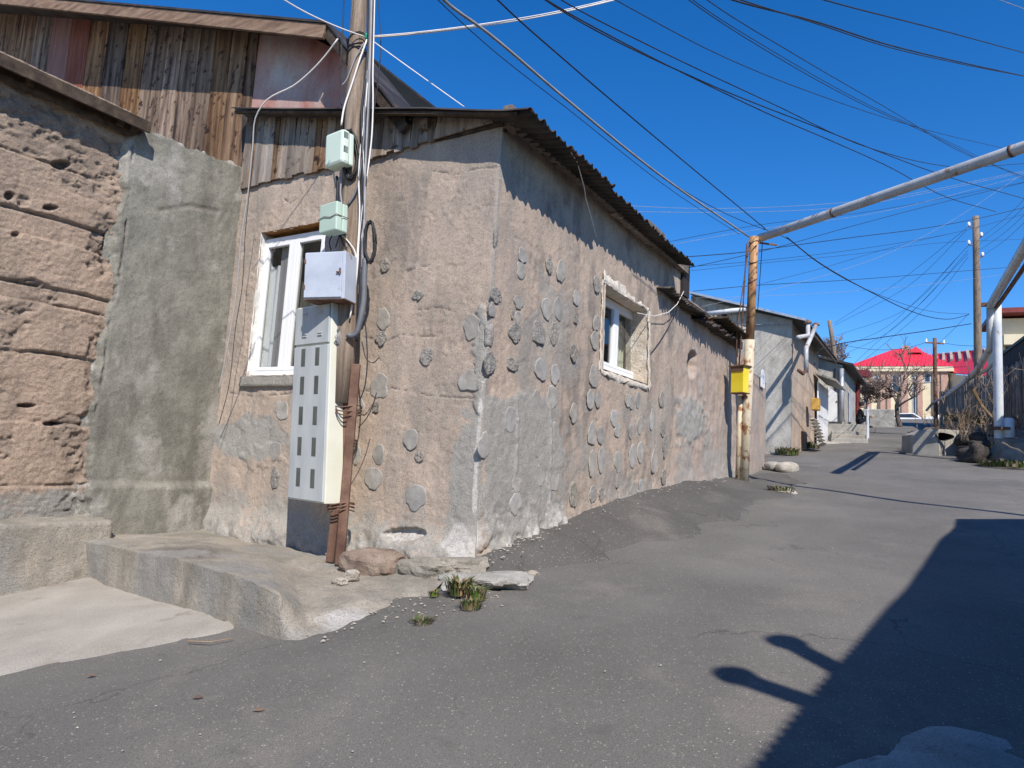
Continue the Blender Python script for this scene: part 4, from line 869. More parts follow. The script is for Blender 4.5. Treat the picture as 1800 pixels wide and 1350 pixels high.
wp = [KF(x, y, .25) for x, y in ((1240, 552), (1312, 543))]
MB().tube(wp, .075, 10).build('gas_pipe', 'pipe_white', fh, smooth=True)
MB().tube([KF(x, y, .1) for x, y in ((1225, 572), (1300, 571), (1388, 570))], .012, 5).build('cable', 'wire_grey', fh)
# gate, leaning slate sheets, meter box
gt = KR(1440, 778); gz0 = h(KR(1433, 779)[0], KR(1433, 779)[1])
gate = thing('white_gate', 'tall white two-leaf metal gate under a small sloping canopy', 'gate', KR(1440, 778))
ga, gb = KR(1431, 720), KR(1449, 720); ga_u, gb_u = (ga - K) @ dR, (gb - K) @ dR
for a, b in ((ga_u, (ga_u + gb_u) / 2 - .02), ((ga_u + gb_u) / 2 + .02, gb_u)):
    zt = (KR(1435, 664)[2] + KR(1447, 694)[2]) / 2; zb_ = KR(1440, 780)[2] - .2
    lf_ = MB().box(K * [1, 1, 0] + dR * (a + b) / 2 + nR * .12 + UP * (zt + zb_) / 2, dR, nR, UP, (b - a) / 2, .025, (zt - zb_) / 2).build('leaf', 'white_paint', gate, bevel=.005)
    for f in (.1, .5, .9): MB().box(K * [1, 1, 0] + dR * (a + b) / 2 + nR * .15 + UP * (zb_ + (zt - zb_) * f), dR, nR, UP, (b - a) / 2 - .03, .012, .03).build('rail', 'white_paint', lf_)
MB().prism([K * [1, 1, 0] + dR * (ga_u - .3) + nR * .05 + UP * (zt + .25), K * [1, 1, 0] + dR * (ga_u - .3) + nR * .75 + UP * (zt - .02), K * [1, 1, 0] + dR * (ga_u - .3) + nR * .75 + UP * (zt + .05), K * [1, 1, 0] + dR * (ga_u - .3) + nR * .05 + UP * (zt + .32)], dR * (gb_u - ga_u + .5)).build('canopy', 'concrete', gate)
MB().box(K * [1, 1, 0] + dR * (gb_u + 1.2) + nR * -.4 + UP * (zt - 1.2), dR, nR, UP, 1.2, .1, 1.6).build('side_wall', 'far_cement', gate)
sl = thing('slate_sheets', 'leaning corrugated slate sheets with a stepped edge beside the white gate', 'sheets', KR(1428, 781, .25))
b0, b1 = KR(1437, 780, .55), KR(1423, 737, .30); prof = []
for k in range(8):
    p = b0 + (b1 - b0) * k / 7.0; prof += [p, p + (b1 - b0) / 14 + _ri * .14]
for q in range(2):
    pr = [p + dR * (.02 + .1 * q) - _ri * .05 * q for p in prof]
    MB().grid([pr, [p + dR * 1.1 for p in pr]]).build('sheet', 'roof_pale', sl).modifiers.new('s', 'SOLIDIFY').thickness = .03
mb_ = KR(1434, 711, .3); tag(MB().box(mb_, dR, nR, UP, .22, .12, .2).build('meter_box', 'ochre', None, bevel=.02), 'small ochre meter box on the wall above the slate sheets', 'box')
tag(pxsheet('concrete_ramp', 'concrete_pale', [(1430, 782), (1447, 770), (1470, 771), (1508, 776), (1495, 779), (1450, 781)], .03), kind='structure')

# ================================================================== second far house with steps
K2 = at(1481, 747, 27.0)
def QF(px, py, off=0): return hit(px, py, K2 + nF * off, nF)
def QR(px, py, off=0): return hit(px, py, K2 + nR * off, nR)
s2h = thing('far_cottage', 'pale grey cottage with white door and galvanised drainpipe above the steps', 'house', K2)
qu = [0, (QF(1438, 628) - K2) @ dF]; qz = [QF(1481, 642)[2], QF(1438, 630)[2]]
wallgrid('front_wall', 'far_cement', s2h, K2, dF, nF, 0, qu[1], lambda u: K2[2] - 1.6, lambda u: np.interp(u, qu, qz), .09, d_far)
q2 = (QR(1509, 700) - K2) @ dR
wallgrid('side_wall', 'far_cement', s2h, K2, dR, nR, 0, q2, lambda u: K2[2] - 1.6, lambda u: qz[0] - .05, .12, d_far)
MB().box(K2 + dF * 1.6 + dR * 2 + UP * .9, dF, dR, UP, 1.5, 1.9, 1.2).build('core', 'room', s2h)
MB().prism([K2 * [1, 1, 0] - dF * .4 - dR * .25 + UP * (qz[0] - .05), K2 * [1, 1, 0] + dF * qu[1] - dR * .25 + UP * qz[1], K2 * [1, 1, 0] + dF * qu[1] - dR * .25 + UP * (qz[1] + .08), K2 * [1, 1, 0] - dF * .4 - dR * .25 + UP * (qz[0] + .03)], dR * (q2 + .5)).build('roof', 'roof_iron', s2h)
dr = MB().prism([QF(x, y, .02) for x, y in ((1455.5, 741), (1473.5, 741), (1473, 692), (1455.5, 680))], nF * .05).build('door', 'white_paint', s2h)
MB().tube([QF(x, y, .07) for x, y in ((1470, 706), (1471.5, 706))], .04, 6).build('handle', 'rust', dr)
MB().tube([QF(1480, 741, .12), QF(1479.5, 648, .12)], .085, 10).build('drainpipe', 'galv', s2h, smooth=True)
MB().tube([QF(1468, 688, .04), QF(1468, 648, .04)], .03, 6).build('conduit', 'wire_dark', s2h)
MB().prism([QR(x, y, .03) for x, y in ((1492, 742), (1497, 742), (1497, 692), (1492, 688))], nR * .03).build('side_door', 'zinc', s2h)
MB().prism([QR(x, y, .05) for x, y in ((1505.5, 737), (1508.5, 738), (1508.5, 664), (1505.5, 660))], nR * .1).build('porch_post', 'maroon', s2h)
MB().prism([QR(x, y, .02) for x, y in ((1503, 662), (1512, 664), (1512, 656), (1503, 650))], nR * .5).build('porch_roof', 'maroon', s2h)
# landing and steps
st = thing('concrete_steps', 'flight of worn concrete steps climbing to the cottage landing', 'steps', gnd(1500, 779))
pb = gnd(1493, 778); W0 = .62; ztop = K2[2] - .02; nst = 5
ac = hd(-62); up_ = hd(28)
for k in range(nst):
    z0_ = pb[2] - .2; z1_ = pb[2] + (ztop - pb[2]) * (k + 1) / nst
    c0 = pb + up_ * (.28 * k + 1.0)
    MB().box(np.array([c0[0], c0[1], (z0_ + z1_) / 2]) + up_ * .0 - ac * .0, ac, up_, UP, W0, 1.0 - .0 * k, (z1_ - z0_) / 2).build('step', 'concrete_pale' if k % 2 else 'concrete', st, bevel=.02)
MB().box(np.array([K2[0], K2[1], (ztop + K2[2] - 2) / 2 - .02]) + nF * .55 + dF * .6, dF, nF, UP, 1.3, .55, (ztop - K2[2] + 2) / 2).build('landing', 'concrete', st, bevel=.02)
rb = at(1524, 777, (pb - EYE) @ _fw); rtp = at(1526, 716, (pb - EYE) @ _fw + .9)
hr = thing('handrail', 'thin white handrail post beside the concrete steps', 'handrail', rb)
MB().tube([rb - UP * .1, at(1524.5, 722, (pb - EYE) @ _fw)], .035, 8).build('post', 'pipe_white', hr)
MB().tube([rtp - UP * 1.2, rtp], .035, 8).build('post', 'pipe_white', hr)
MB().tube([at(1524.5, 722, (pb - EYE) @ _fw), rtp], .025, 8).build('rail', 'pipe_white', hr)

# seated person on the landing, in profile, facing right
def person(seat, face):
    f = np.asarray(face); l = np.cross(UP, f); J = {}
    J['pel'] = seat + UP * .12; J['che'] = J['pel'] + UP * .42 + f * .06; J['nec'] = J['che'] + UP * .14 + f * .05; J['hea'] = J['nec'] + UP * .10 + f * .03
    vs = [J['pel'], (J['pel'] + J['che']) / 2 + f * .02, J['che'], J['nec']]; rad = [(.15, .13), (.15, .12), (.16, .12), (.055, .055)]; ed = [(0, 1), (1, 2), (2, 3)]
    for s in (-1, 1):
        b = len(vs); hip = J['pel'] + l * s * .09; kn = hip + f * .36 + UP * .20; an_ = hip + f * .34 - UP * .12; to = an_ + f * .18 - UP * .03
        vs += [hip, kn, an_, to]; rad += [(.085, .085), (.06, .06), (.042, .042), (.03, .03)]; ed += [(0, b), (b, b + 1), (b + 1, b + 2), (b + 2, b + 3)]
        b = len(vs); sh = J['che'] + l * s * .17 + UP * .06; el = sh - UP * .24 + f * .10; wr = el + f * .24 + UP * .02
        vs += [sh, el, wr]; rad += [(.055, .055), (.042, .042), (.032, .032)]; ed += [(2, b), (b, b + 1), (b + 1, b + 2)]
    t = thing('person', 'person in black clothes sitting on the landing facing right', 'person', seat); org = np.array(t.location)
    m = bpy.data.meshes.new('body'); m.from_pydata([tuple(v - org) for v in vs], ed, []); o = bpy.data.objects.new('body', m); COL.objects.link(o); o.parent = t
    m.materials.append(MAT['cloth_black']); sk = o.modifiers.new('skin', 'SKIN'); o.modifiers.new('sub', 'SUBSURF').levels = 2; o.modifiers['sub'].render_levels = 2
    for v, r in zip(m.skin_vertices[0].data, rad): v.radius = r
    m.skin_vertices[0].data[0].use_root = True
    blob(J['hea'] + UP * .05, .085, .07, .115, 3, f, l, amp=.04).build('head', 'skin', t, smooth=True)
    blob(J['hea'] + UP * .085 - f * .02, .095, .082, .10, 5, f, l, amp=.06).build('hair', 'cloth_black', t, smooth=True)
    MB().tube([J['hea'] + f * .08 + UP * .04, J['hea'] + f * .105 + UP * .015], [.012, .018], 6).build('nose', 'skin', t)
    for s in (-1, 1):
        hnd = J['che'] + l * s * .17 - UP * .16 + f * .36; hb = MB().tube([hnd, hnd + f * .08], [.03, .034], 8)
        for k in range(4): hb.tube([hnd + f * .08 + l * (k - 1.5) * .016, hnd + f * .13 + l * (k - 1.5) * .017, hnd + f * .15 - UP * .02 + l * (k - 1.5) * .017], [.009, .008, .007], 5)
        hb.tube([hnd + f * .03 - l * s * .03, hnd + f * .08 - l * s * .05], [.011, .009], 5); hb.build('hand', 'skin', t, smooth=True)
    MB().prism([J['pel'] + f * .12 + l * .1 + UP * .1, J['pel'] + f * .14 - l * .1 + UP * .1, J['che'] + f * .155 - l * .07, J['che'] + f * .155 + l * .07], f * .02).build('shirt_front', 'cloth_white', t)
ps = at(1508.5, 745, 26.6); person(np.array([ps[0], ps[1], ps[2] - .08]), hd(100))
tag(MB().box(ps - UP * .35, dF, dR, UP, .3, .35, .26).build('stone_bench', 'concrete', None, bevel=.03), 'low concrete block the seated person rests on', 'block')

# low wall, tangled vine
lw0 = gnd(1573, 751); lwd = (lw0 - EYE) @ _fw
LWp = lambda x, y: hit(x, y, lw0, hd(-62 - 90))
lw_ = rough_extrude('garden_wall', 'concrete', None, LWp(1518, 740), (lw0 - LWp(1518, 751)) * [1, 1, 0] / np.linalg.norm((lw0 - LWp(1518, 751))[:2]), np.array([-.4, -.9, 0]), 0, np.linalg.norm((lw0 - LWp(1518, 751))[:2]), [(-.3, LWp(1550, 719)[2]), (0, LWp(1550, 719)[2]), (0, LWp(1550, 755)[2] - .5)], .15, .03, 8)
tag(lw_, 'grey garden wall at the top of the street beyond the steps', 'wall')

def branchy(name, base, hgt, spread, seed, label, cat, levels=4, trunk_r=.12, mat='bark', lean=(0, 0), group=None, n0=4, minr=.012, up=.55):
    rs = random.Random(seed); t = thing(name, label, cat, base, group); tm = MB(); cm = MB()
    def grow(p, d, L, r, lv):
        pts = [p]; q = p.copy(); dd = d.copy(); k = 4
        for i in range(k):
            dd = dd + np.array([rs.uniform(-1, 1), rs.uniform(-1, 1), rs.uniform(-.5, .8)]) * .22; dd /= np.linalg.norm(dd); q = q + dd * L / k; pts.append(q.copy())
        (tm if lv == 0 else cm).tube(pts, np.linspace(r, max(minr, r * .55), k + 1), 6 if lv < 2 else 3, cap=False)
        if lv < levels:
            for _ in range(n0 if lv < 2 else 4):
                f = rs.uniform(.35, 1); i = min(k - 1, int(f * k)); pp = pts[i] + (pts[i + 1] - pts[i]) * (f * k - i)
                nd = dd * .5 + np.array([rs.uniform(-1, 1) * spread, rs.uniform(-1, 1) * spread, rs.uniform(-.2, 1) * up]); nd /= np.linalg.norm(nd)
                grow(pp, nd, L * rs.uniform(.5, .75), max(minr, r * .5), lv + 1)
    grow(np.asarray(base, float), np.array([lean[0], lean[1], 1.0]), hgt * .42, trunk_r, 0)
    tm.build('trunk', mat, t, smooth=True); cm.build('crown', 'twig', t, smooth=True, fixn=False)
    return t
branchy('bare_tree', at(1490, 700, 40), 5.0, .9, 3, 'bare rounded tree behind the grey cottage roof', 'tree', 5, .14, group='bare trees', n0=4, minr=.014)
branchy('bare_tree', gnd(1582, 750), 5.4, .9, 8, 'bare branching tree in front of the red-roofed building', 'tree', 4, .13, group='bare trees', n0=5, minr=.011)
branchy('bare_vine', LWp(1545, 716) + np.array([.2, .5, -.2]), 2.6, 1.4, 5, 'dense tangle of bare vine above the garden wall', 'vine', 5, .05, n0=6, minr=.013, up=.3)
branchy('bare_vine', LWp(1525, 716) + np.array([.2, .6, -.2]), 2.4, 1.4, 15, 'leftmost tangle of bare vine beside the maroon porch post', 'vine', 4, .05, n0=6, minr=.013, up=.3)

# ================================================================== red-roofed building
Kr = at(1668, 742, 78.0); zg = Kr[2] - 1.0
dA, dB = hd(-66), hd(35)
nA = hd(-66 - 90); nB = hd(35 + 90)
def AF(x, y): return hit(x, y, Kr, nA)
rbz = AF(1668, 651)[2]; la = (AF(1500, 700) - Kr) @ dA; lb = 13.0
rbld = thing('red_roofed_building', 'large cream and pink building with bright red hipped roof closing the street', 'building', Kr)
def bpt(a, b, z): return Kr * [1, 1, 0] + dA * a + dB * b + UP * z
MB().add([bpt(a, b, z) for z in (zg, rbz) for a, b in ((0, 0), (la, 0), (la, lb), (0, lb))], [(0, 1, 5, 4), (1, 2, 6, 5), (2, 3, 7, 6), (3, 0, 4, 7), (4, 5, 6, 7)]).build('wall', 'cream', rbld)
for x0, x1, m in ((1613, 1622, 'tuff'), (1548, 1556, 'tuff'), (1560, 1566, 'tuff'), (1585, 1597, 'tuff'), (1522, 1532, 'tuff'), (1655, 1667, 'tuff'), (1597, 1603, 'cream'), (1640, 1652, 'tuff')):
    a0, a1 = [(AF(x, 700) - Kr) @ dA for x in (x0, x1)]
    MB().box(bpt((a0 + a1) / 2, -.12, (zg + rbz) / 2), dA, dB, UP, abs(a1 - a0) / 2, .12, (rbz - zg) / 2 - .05).build('pilaster', m, rbld)
for x0, x1, y0, y1 in ((1568, 1583, 660, 690), (1535, 1546, 662, 690), (1625, 1637, 655, 672), (1604, 1611, 662, 740)):
    a0, a1 = [(AF(x, 700) - Kr) @ dA for x in (x0, x1)]; w_ = MB().box(bpt((a0 + a1) / 2, -.02, (AF(1575, y0)[2] + AF(1575, y1)[2]) / 2), dA, dB, UP, abs(a1 - a0) / 2, .04, abs(AF(1575, y0)[2] - AF(1575, y1)[2]) / 2).build('window', 'zinc', rbld)
    MB().box(bpt((a0 + a1) / 2, -.07, (AF(1575, y0)[2] + AF(1575, y1)[2]) / 2), dA, dB, UP, abs(a1 - a0) / 2 - .12, .02, abs(AF(1575, y0)[2] - AF(1575, y1)[2]) / 2 - .12).build('pane', 'dark_glass', w_)
MB().box(bpt(la / 2, -.2, rbz + .12), dA, dB, UP, la / 2 + .5, .35, .3).build('cornice', 'cream', rbld)
MB().box(bpt(-.2, lb / 2, rbz + .118), dA, dB, UP, .35, lb / 2 + .4, .298).build('cornice', 'cream', rbld)
RDG = 6.0; o = .6; r0 = hit(1612, 613, Kr + dB * RDG, nA); zt_ = r0[2]; r1 = hit(1572, 622, Kr + dB * RDG, nA); r1[2] = zt_
ev = [bpt(-o, -o, rbz + .43), bpt(la + o, -o, rbz + .43), bpt(la + o, lb, rbz + .43), bpt(-o, lb, rbz + .43)]
rf = MB().add(ev + [r0, r1], [(0, 1, 5, 4), (1, 2, 5), (2, 3, 4, 5), (3, 0, 4)]).build('roof', 'red_roof', rbld)
for k in np.linspace(.04, .96, 26):
    p = ev[0] + (ev[1] - ev[0]) * k; tt = min(1, max(.05, min(k / .22, (1 - k) / .5))); q = p + ((r0 if k < .4 else r1) - p) * 0 + (np.array([0, 0, zt_ - rbz - .43]) + dB * (RDG + o)) * tt
    MB().bar(p + UP * .03, q + UP * .03, .06, .06, UP).build('roof_seam', 'red_roof', rf)
MB().box(hit(1593, 618, Kr + dB * RDG, nA), dA, dB, UP, .4, .4, .7).build('chimney', 'tuff', rf)
MB().add([r0 - dB * 2.5 - UP * .9 + dA * .9, r0 - dB * 2.5 - UP * .9 - dA * .9, r0 - dB * 2.5 - UP * .1, r0 - UP * .1], [(0, 1, 2), (0, 2, 3), (1, 3, 2)]).build('dormer', 'red_roof', rf)
# right wing
wA = at(1640, 652, 84); wB = at(1775, 664, 66); wu_ = at(1640, 624, 92); wv = at(1775, 611, 74)
rw = thing('red_roofed_wing', 'long red roof of the wing behind the plank fence', 'building', wB - UP * 5)
MB().add([wA, wB, wv, wu_], [(0, 1, 2, 3)]).build('roof', 'red_roof', rw).modifiers.new('s', 'SOLIDIFY').thickness = .12
MB().add([wA - UP * .1 + hd(30) * .5, wB - UP * .1 + hd(30) * .5, wB - UP * 6 + hd(30) * .5, wA - UP * 6 + hd(30) * .5], [(0, 1, 2, 3)]).build('wall', 'cream', rw).modifiers.new('s', 'SOLIDIFY').thickness = .3
MB().bar(wu_, wv, .2, .3, UP).build('ridge', 'red_roof', rw)
for k in np.linspace(.05, .95, 9):
    MB().bar(wu_ + (wv - wu_) * k + UP * .1, wu_ + (wv - wu_) * k + (wA - wu_) * .5 + UP * .1, .3, .3, UP).build('snow_guard', 'concrete_pale', rw)

def car(base, face, label):
    f = np.asarray(face); l = np.cross(UP, f); t = thing('parked_car', label, 'car', base, 'white cars parked at the top of the street')
    def sec(x, z): return base + f * x + UP * z
    prof = [(-2.1, .35), (-2.15, .75), (-1.75, .95), (-1.2, 1.4), (.3, 1.45), (.95, .98), (1.9, .82), (2.1, .55), (2.05, .32)]
    w = .82; rows = []
    for y, k in ((-w, .0), (-w * .98, .02), (-w * .8, 0), (w * .8, 0), (w * .98, .02), (w, 0)):
        rows.append([sec(x, z) + l * (y * (1 - .16 * max(0, z - .95) / .5)) for x, z in prof])
    m = MB().grid(rows); n = len(prof); m.f += [tuple(range(n)), tuple(5 * n + i for i in range(n))]; m.build('body', 'car', t, bevel=.04)
    for s in (-1, 1):
        MB().prism([sec(x, z) + l * s * (w * (1 - .16 * max(0, z - .95) / .5) + .004) for x, z in ((-1.5, 1.0), (-1.1, 1.34), (.2, 1.38), (.75, 1.0))], l * s * .01).build('side_window', 'dark_glass', t)
        for x in (-1.3, 1.3):
            wh = MB().tube([sec(x, .32) + l * s * (w - .16), sec(x, .32) + l * s * (w + .02)], .32, 16).build('wheel', 'black', t, smooth=False)
            MB().tube([sec(x, .32) + l * s * (w + .02), sec(x, .32) + l * s * (w + .03)], .19, 12).build('rim', 'galv', wh)
        MB().box(sec(2.06, .68) + l * s * .6, f, l, UP, .05, .16, .07).build('headlight', 'glass', t)
    MB().prism([sec(.38, 1.42) + l * .62, sec(.38, 1.42) - l * .62, sec(.93, 1.02) - l * .72, sec(.93, 1.02) + l * .72], UP * .012 + f * .012).build('windscreen', 'dark_glass', t)
c1 = at(1600, 748, 64); c1[2] = h(c1[0], c1[1]); car(c1, hd(120), 'white car seen end-on beside the bare tree at the top of the street')
c2 = at(1668, 752, 60); c2[2] = h(c2[0], c2[1]); car(c2, hd(-62), 'white car half hidden behind the dark metal post')

# ================================================================== right side of the street
def pole(name, base, top, r0, r1, label, mat='pole', cat='pole'):
    t = thing(name, label, cat, base); MB().tube([base + (top - base) * k for k in np.linspace(-.02, 1, 8)], np.linspace(r0, r1, 8), 12).build('shaft', mat, t, smooth=True); return t
mp = gnd(1645, 752); mpd = (mp - EYE) @ _fw; mt = at(1643, 594, mpd)
t = pole('metal_post', mp, mt, .11, .09, 'dark metal post with a short cross-arm at the end of the fence', 'rust', 'post')
ca, cb = at(1628, 602, mpd), at(1659, 604, mpd); MB().bar(ca, cb, .08, .06, UP).build('cross_arm', 'rust', t)
for p in (ca, cb): MB().tube([p + UP * .02, p + UP * .2], [.06, .04], 8).build('insulator', 'white_paint', t)
wpb = at(1722, 790, 27); wpt = at(1715, 380, 27); wpb[2] = min(wpb[2], float(h(wpb[0], wpb[1])))
t = pole('wooden_pole', wpb, wpt, .17, .11, 'tall grey wooden pole with white insulators behind the plank fence')
for x, y in ((1703, 399), (1725, 417), (1703, 431), (1727, 452)):
    p = at(x, y, 27); q = wpb + (wpt - wpb) * (p[2] - wpb[2]) / (wpt[2] - wpb[2])
    MB().tube([q, p, p + UP * .06], .02, 6).build('hook', 'rust', t); MB().tube([p + UP * .05, p + UP * .12, p + UP * .2], [.05, .06, .035], 8).build('insulator', 'white_paint', t)
lb_, lt = at(1484, 660, 36), at(1458, 563, 36); lb_[2] -= 2.5
t = pole('leaning_pole', lb_, lt, .13, .10, 'short leaning wooden pole above the cottage roof')
# gas pipe posts on the right
rp_ = gnd(1757, 813); rpd = (rp_ - EYE) @ _fw; rtop = at(1752, 536, rpd)
t = pole('white_gas_post', rp_, rtop, .115, .105, 'white steel gas post beside the stone bank', 'pipe_white', 'post')
MB().box(at(1757, 753, rpd - .1), hd(90), hd(0), UP, .17, .17, .035).build('clamp', 'rust', t)
gq = thing('street_gas_pipe', 'grey gas pipe rising over the fence and out above the street on the right', 'pipe', at(1742, 610, rpd))
def level(x, y, z):
    d = ray(x, y); return EYE + d * (z - EYE[2]) / d[2]
far_p = [level(1860, 330, rtop[2] + .05), at(1800, 436, rpd * .83), at(1741, 537, rpd), at(1741, 612, rpd + .2), at(1716, 653, rpd + 2.4), at(1690, 676, rpd + 5.5), at(1665, 695, rpd + 9), at(1640, 708, rpd + 13), at(1628, 722, rpd + 13)]
far_p[1] = level(1800, 436, rtop[2] + .05)
MB().tube(far_p[:3], .10, 12).build('pipe', 'pipe_grey', gq, smooth=True)
MB().tube(far_p[2:4] + [far_p[3] + (far_p[4] - far_p[3]) * .05] + far_p[4:], [.09, .09, .09, .085, .07, .06, .055, .05], 12).build('pipe', 'pipe_grey', gq, smooth=True)
MB().tube([level(1860, 375, rtop[2]), level(1800, 470, rtop[2]), at(1752, 540, rpd)], .05, 10).build('side_pipe', 'rust', gq, smooth=True)
MB().tube([at(1752, 632, rpd + .3), at(1735, 650, rpd + 1.4), at(1700, 668, rpd + 4.6), at(1665, 692, rpd + 9)], .05, 8).build('side_pipe', 'pipe_grey', gq, smooth=True)
MB().box(at(1741, 535, rpd), hd(120), hd(30), UP, .2, .05, .05).build('clamp', 'rust', gq)
# plank fence
fA, fB = at(1652, 744, 36), at(1900, 800, 15.5); ft, fT = at(1652, 690, 36)[2], at(1900, 590, 15.5)[2]
fn = thing('plank_fence', 'old grey vertical plank fence along the right of the street', 'fence', (fA + fB) / 2)
nb = 118; fd = (fB - fA) * [1, 1, 0]; Lf = np.linalg.norm(fd); fd = fd / Lf; fnrm = np.array([fd[1], -fd[0], 0])
bm_ = bpy.data.meshes.new('plank'); 
b = bmesh.new(); bmesh.ops.create_cube(b, size=1); bmesh.ops.bevel(b, geom=b.edges[:], offset=.02, segments=1, affect='EDGES'); b.to_mesh(bm_); b.free(); bm_.materials.append(MAT['fence'])
fl = wloc(fn)
for i in range(nb):
    k = (i + .5) / nb; p = fA + (fB - fA) * k; zt = ft + (fT - ft) * k + random.uniform(-.12, .08); zb_ = min(p[2], float(h(p[0], p[1])) + .4) - .6
    o = bpy.data.objects.new('plank', bm_); COL.objects.link(o); o.parent = fn
    o.location = tuple(np.array([p[0], p[1], (zt + zb_) / 2]) - fl + fnrm * random.uniform(-.02, .02)); o.scale = (Lf / nb * random.uniform(.86, .97), .025, zt - zb_)
    o.rotation_euler = (random.uniform(-.02, .02), random.uniform(-.02, .02), math.atan2(fd[1], fd[0]))
for f in (.35, .8): MB().bar(fA + UP * (ft - fA[2]) * f + fnrm * .05 * (1 if fnrm[0] > 0 else -1), fB + UP * (fT - fB[2]) * f + fnrm * .05 * (1 if fnrm[0] > 0 else -1), .08, .05, UP).build('rail', 'fence', fn)
ds = thing('tarred_shed', 'dark tarred shed wall rising above the fence at right edge', 'shed', at(1780, 760, 20))
MB().box(at(1850, 690, 21.5), fd, fnrm, UP, 3.0, .9, 1.55).build('wall', 'fence_dark', ds)
MB().box(at(1850, 690, 21.5) + UP * 1.6, fd, fnrm, UP, 3.05, .95, .05).build('roof', 'roof_iron', ds)
# cream house behind
hc = at(1757, 620, 33); ch = thing('cream_house', 'cream two-storey house with dark flat eave at the right edge', 'house', hc - UP * 5)
mx_ = hd(115); my_ = hd(28)
MB().box(hc + mx_ * 3 + my_ * 2 + UP * -.2, mx_, my_, UP, 2.95, 2, 1.9).build('upper_wall', 'cream', ch)
MB().box(hc + mx_ * 2.9 + my_ * 1.6 + UP * 1.95, mx_, my_, UP, 3.2, 2.4, .12).build('eave', 'maroon', ch)
MB().box(hc + mx_ * 3 - my_ * .3 + UP * .55, mx_, my_, UP, 2.9, .3, .25).build('balcony_band', 'cream', ch)
for k in range(6):
    for r in range(6): MB().box(hc + mx_ * (1.15 + .42 * k + .1 * (r % 2)) - my_ * .05 + UP * (-1.7 + .26 * r), mx_, my_, UP, .2, .06, .12).build('block', 'block', ch)
w_ = MB().box(hc + mx_ * .6 - my_ * .02 + UP * -.3, mx_, my_, UP, .35, .05, .6).build('window', 'dark_glass', ch)
MB().box(hc + mx_ * 3 + my_ * 2 - UP * 4, mx_, my_, UP, 2.9, 1.95, 2).build('lower_wall', 'block', ch)

# earth bank with its stone facing
foot_ = [(1610, 768), (1650, 772), (1690, 798), (1725, 812), (1758, 818), (1820, 824), (1950, 840)]
top__ = [(1625, 752), (1655, 748), (1690, 760), (1725, 768), (1758, 772), (1820, 780), (1950, 795)]
fl_ = [gnd(*q) - UP * .1 for q in foot_]; tp = []
for p, q in zip(fl_, top__):
    d = ray(*q); dep = ((p - EYE) @ _fw) + .55; tp.append(at(q[0], q[1], dep))
bkk = [p + fnrm * (2.6 if fnrm[0] > 0 else -2.6) + UP * .25 for p in tp]
A = [np.array([np.interp(np.linspace(0, 6, 90), range(7), [v[c] for v in l]) for c in range(3)]).T for l in (fl_, tp, bkk)]
rows = [A[0] + (A[1] - A[0]) * k for k in np.linspace(0, 1, 10)] + [A[1] + (A[2] - A[1]) * k for k in np.linspace(.1, 1, 12)]
A = np.array(rows); A += .14 * np.stack([fbm(A[..., 0] * 1.4 + c * 5, A[..., 1] * 1.4, A[..., 2] * 1.4, 4, 200 + c) for c in range(3)], -1)
tag(MB().grid(A).build('earth_bank', 'dirt', smooth=True), kind='structure')
rs = random.Random(4)
for i, (x, y, lab) in enumerate(((1705, 788, 'dark boulder in the bank next to the concrete culvert'), (1722, 798, 'largest dark boulder in the bank left of the white gas post'), (1742, 796, 'dark boulder leaning against the foot of the white gas post'), (1712, 806, 'dark boulder lying lowest in the roadside bank'), (1778, 778, 'pale boulder in the bank right of the gas regulator'), (1795, 768, 'rightmost boulder of the roadside bank'), (1765, 786, 'boulder wedged between white gas post and low kerb'))):
    p = gnd(x, min(y + 14, 813)); p = p + UP * (.25 + .012 * (806 - y)); tag(blob(p, rs.uniform(.28, .42), rs.uniform(.25, .35), rs.uniform(.2, .34), 60 + i, amp=.55).build('boulder', 'concrete_dark' if i not in (4, 5) else 'rubble', smooth=True), lab, 'boulder', 'boulders in the bank')  # dark boulders have the shadow of their hollow in the colour
# concrete culvert block with broken round hole
cb0 = gnd(1652, 801); cb_ = thing('concrete_culvert', 'broken concrete culvert block with a dark round hole at the roadside', 'culvert', cb0)
cx = hd(88); cy = hd(-2); bw_ = 1.35; cw = cb0 + cx * .62
# front face with a real opening, then the sides and the dark bore behind it
def ringface(O, X, x0, x1, z0, z1, hx, hz, rx, rz, n=28):
    m = MB(); th = np.linspace(0, 2 * math.pi, n, endpoint=False); inn = []; out = []
    for a_ in th:
        j = 1 + .12 * math.sin(3 * a_ + 1); inn.append(O + X * (hx + rx * j * math.cos(a_)) + UP * (hz + rz * j * math.sin(a_)))
        c_, s_ = math.cos(a_), math.sin(a_); t_ = min((x1 - hx) / c_ if c_ > 1e-6 else 1e9, (x0 - hx) / c_ if c_ < -1e-6 else 1e9, (z1 - hz) / s_ if s_ > 1e-6 else 1e9, (z0 - hz) / s_ if s_ < -1e-6 else 1e9)
        out.append(O + X * (hx + t_ * c_) + UP * (hz + t_ * s_))
    m.add(inn + out, [(i, (i + 1) % n, n + (i + 1) % n, n + i) for i in range(n)])
    return m, inn
mf, inn = ringface(cb0, cx, -.04, 1.3, -.4, .80, .16, .58, .27, .12)
mf.build('front_face', 'concrete_pale', cb_)
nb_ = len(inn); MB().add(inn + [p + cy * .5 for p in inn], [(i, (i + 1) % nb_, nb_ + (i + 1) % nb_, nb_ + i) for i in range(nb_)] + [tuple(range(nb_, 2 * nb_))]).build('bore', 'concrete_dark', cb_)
MB().box(cb0 + cx * .63 + cy * .92 + UP * .197, cx, cy, UP, .668, .4, .596).build('block', 'concrete_pale', cb_)
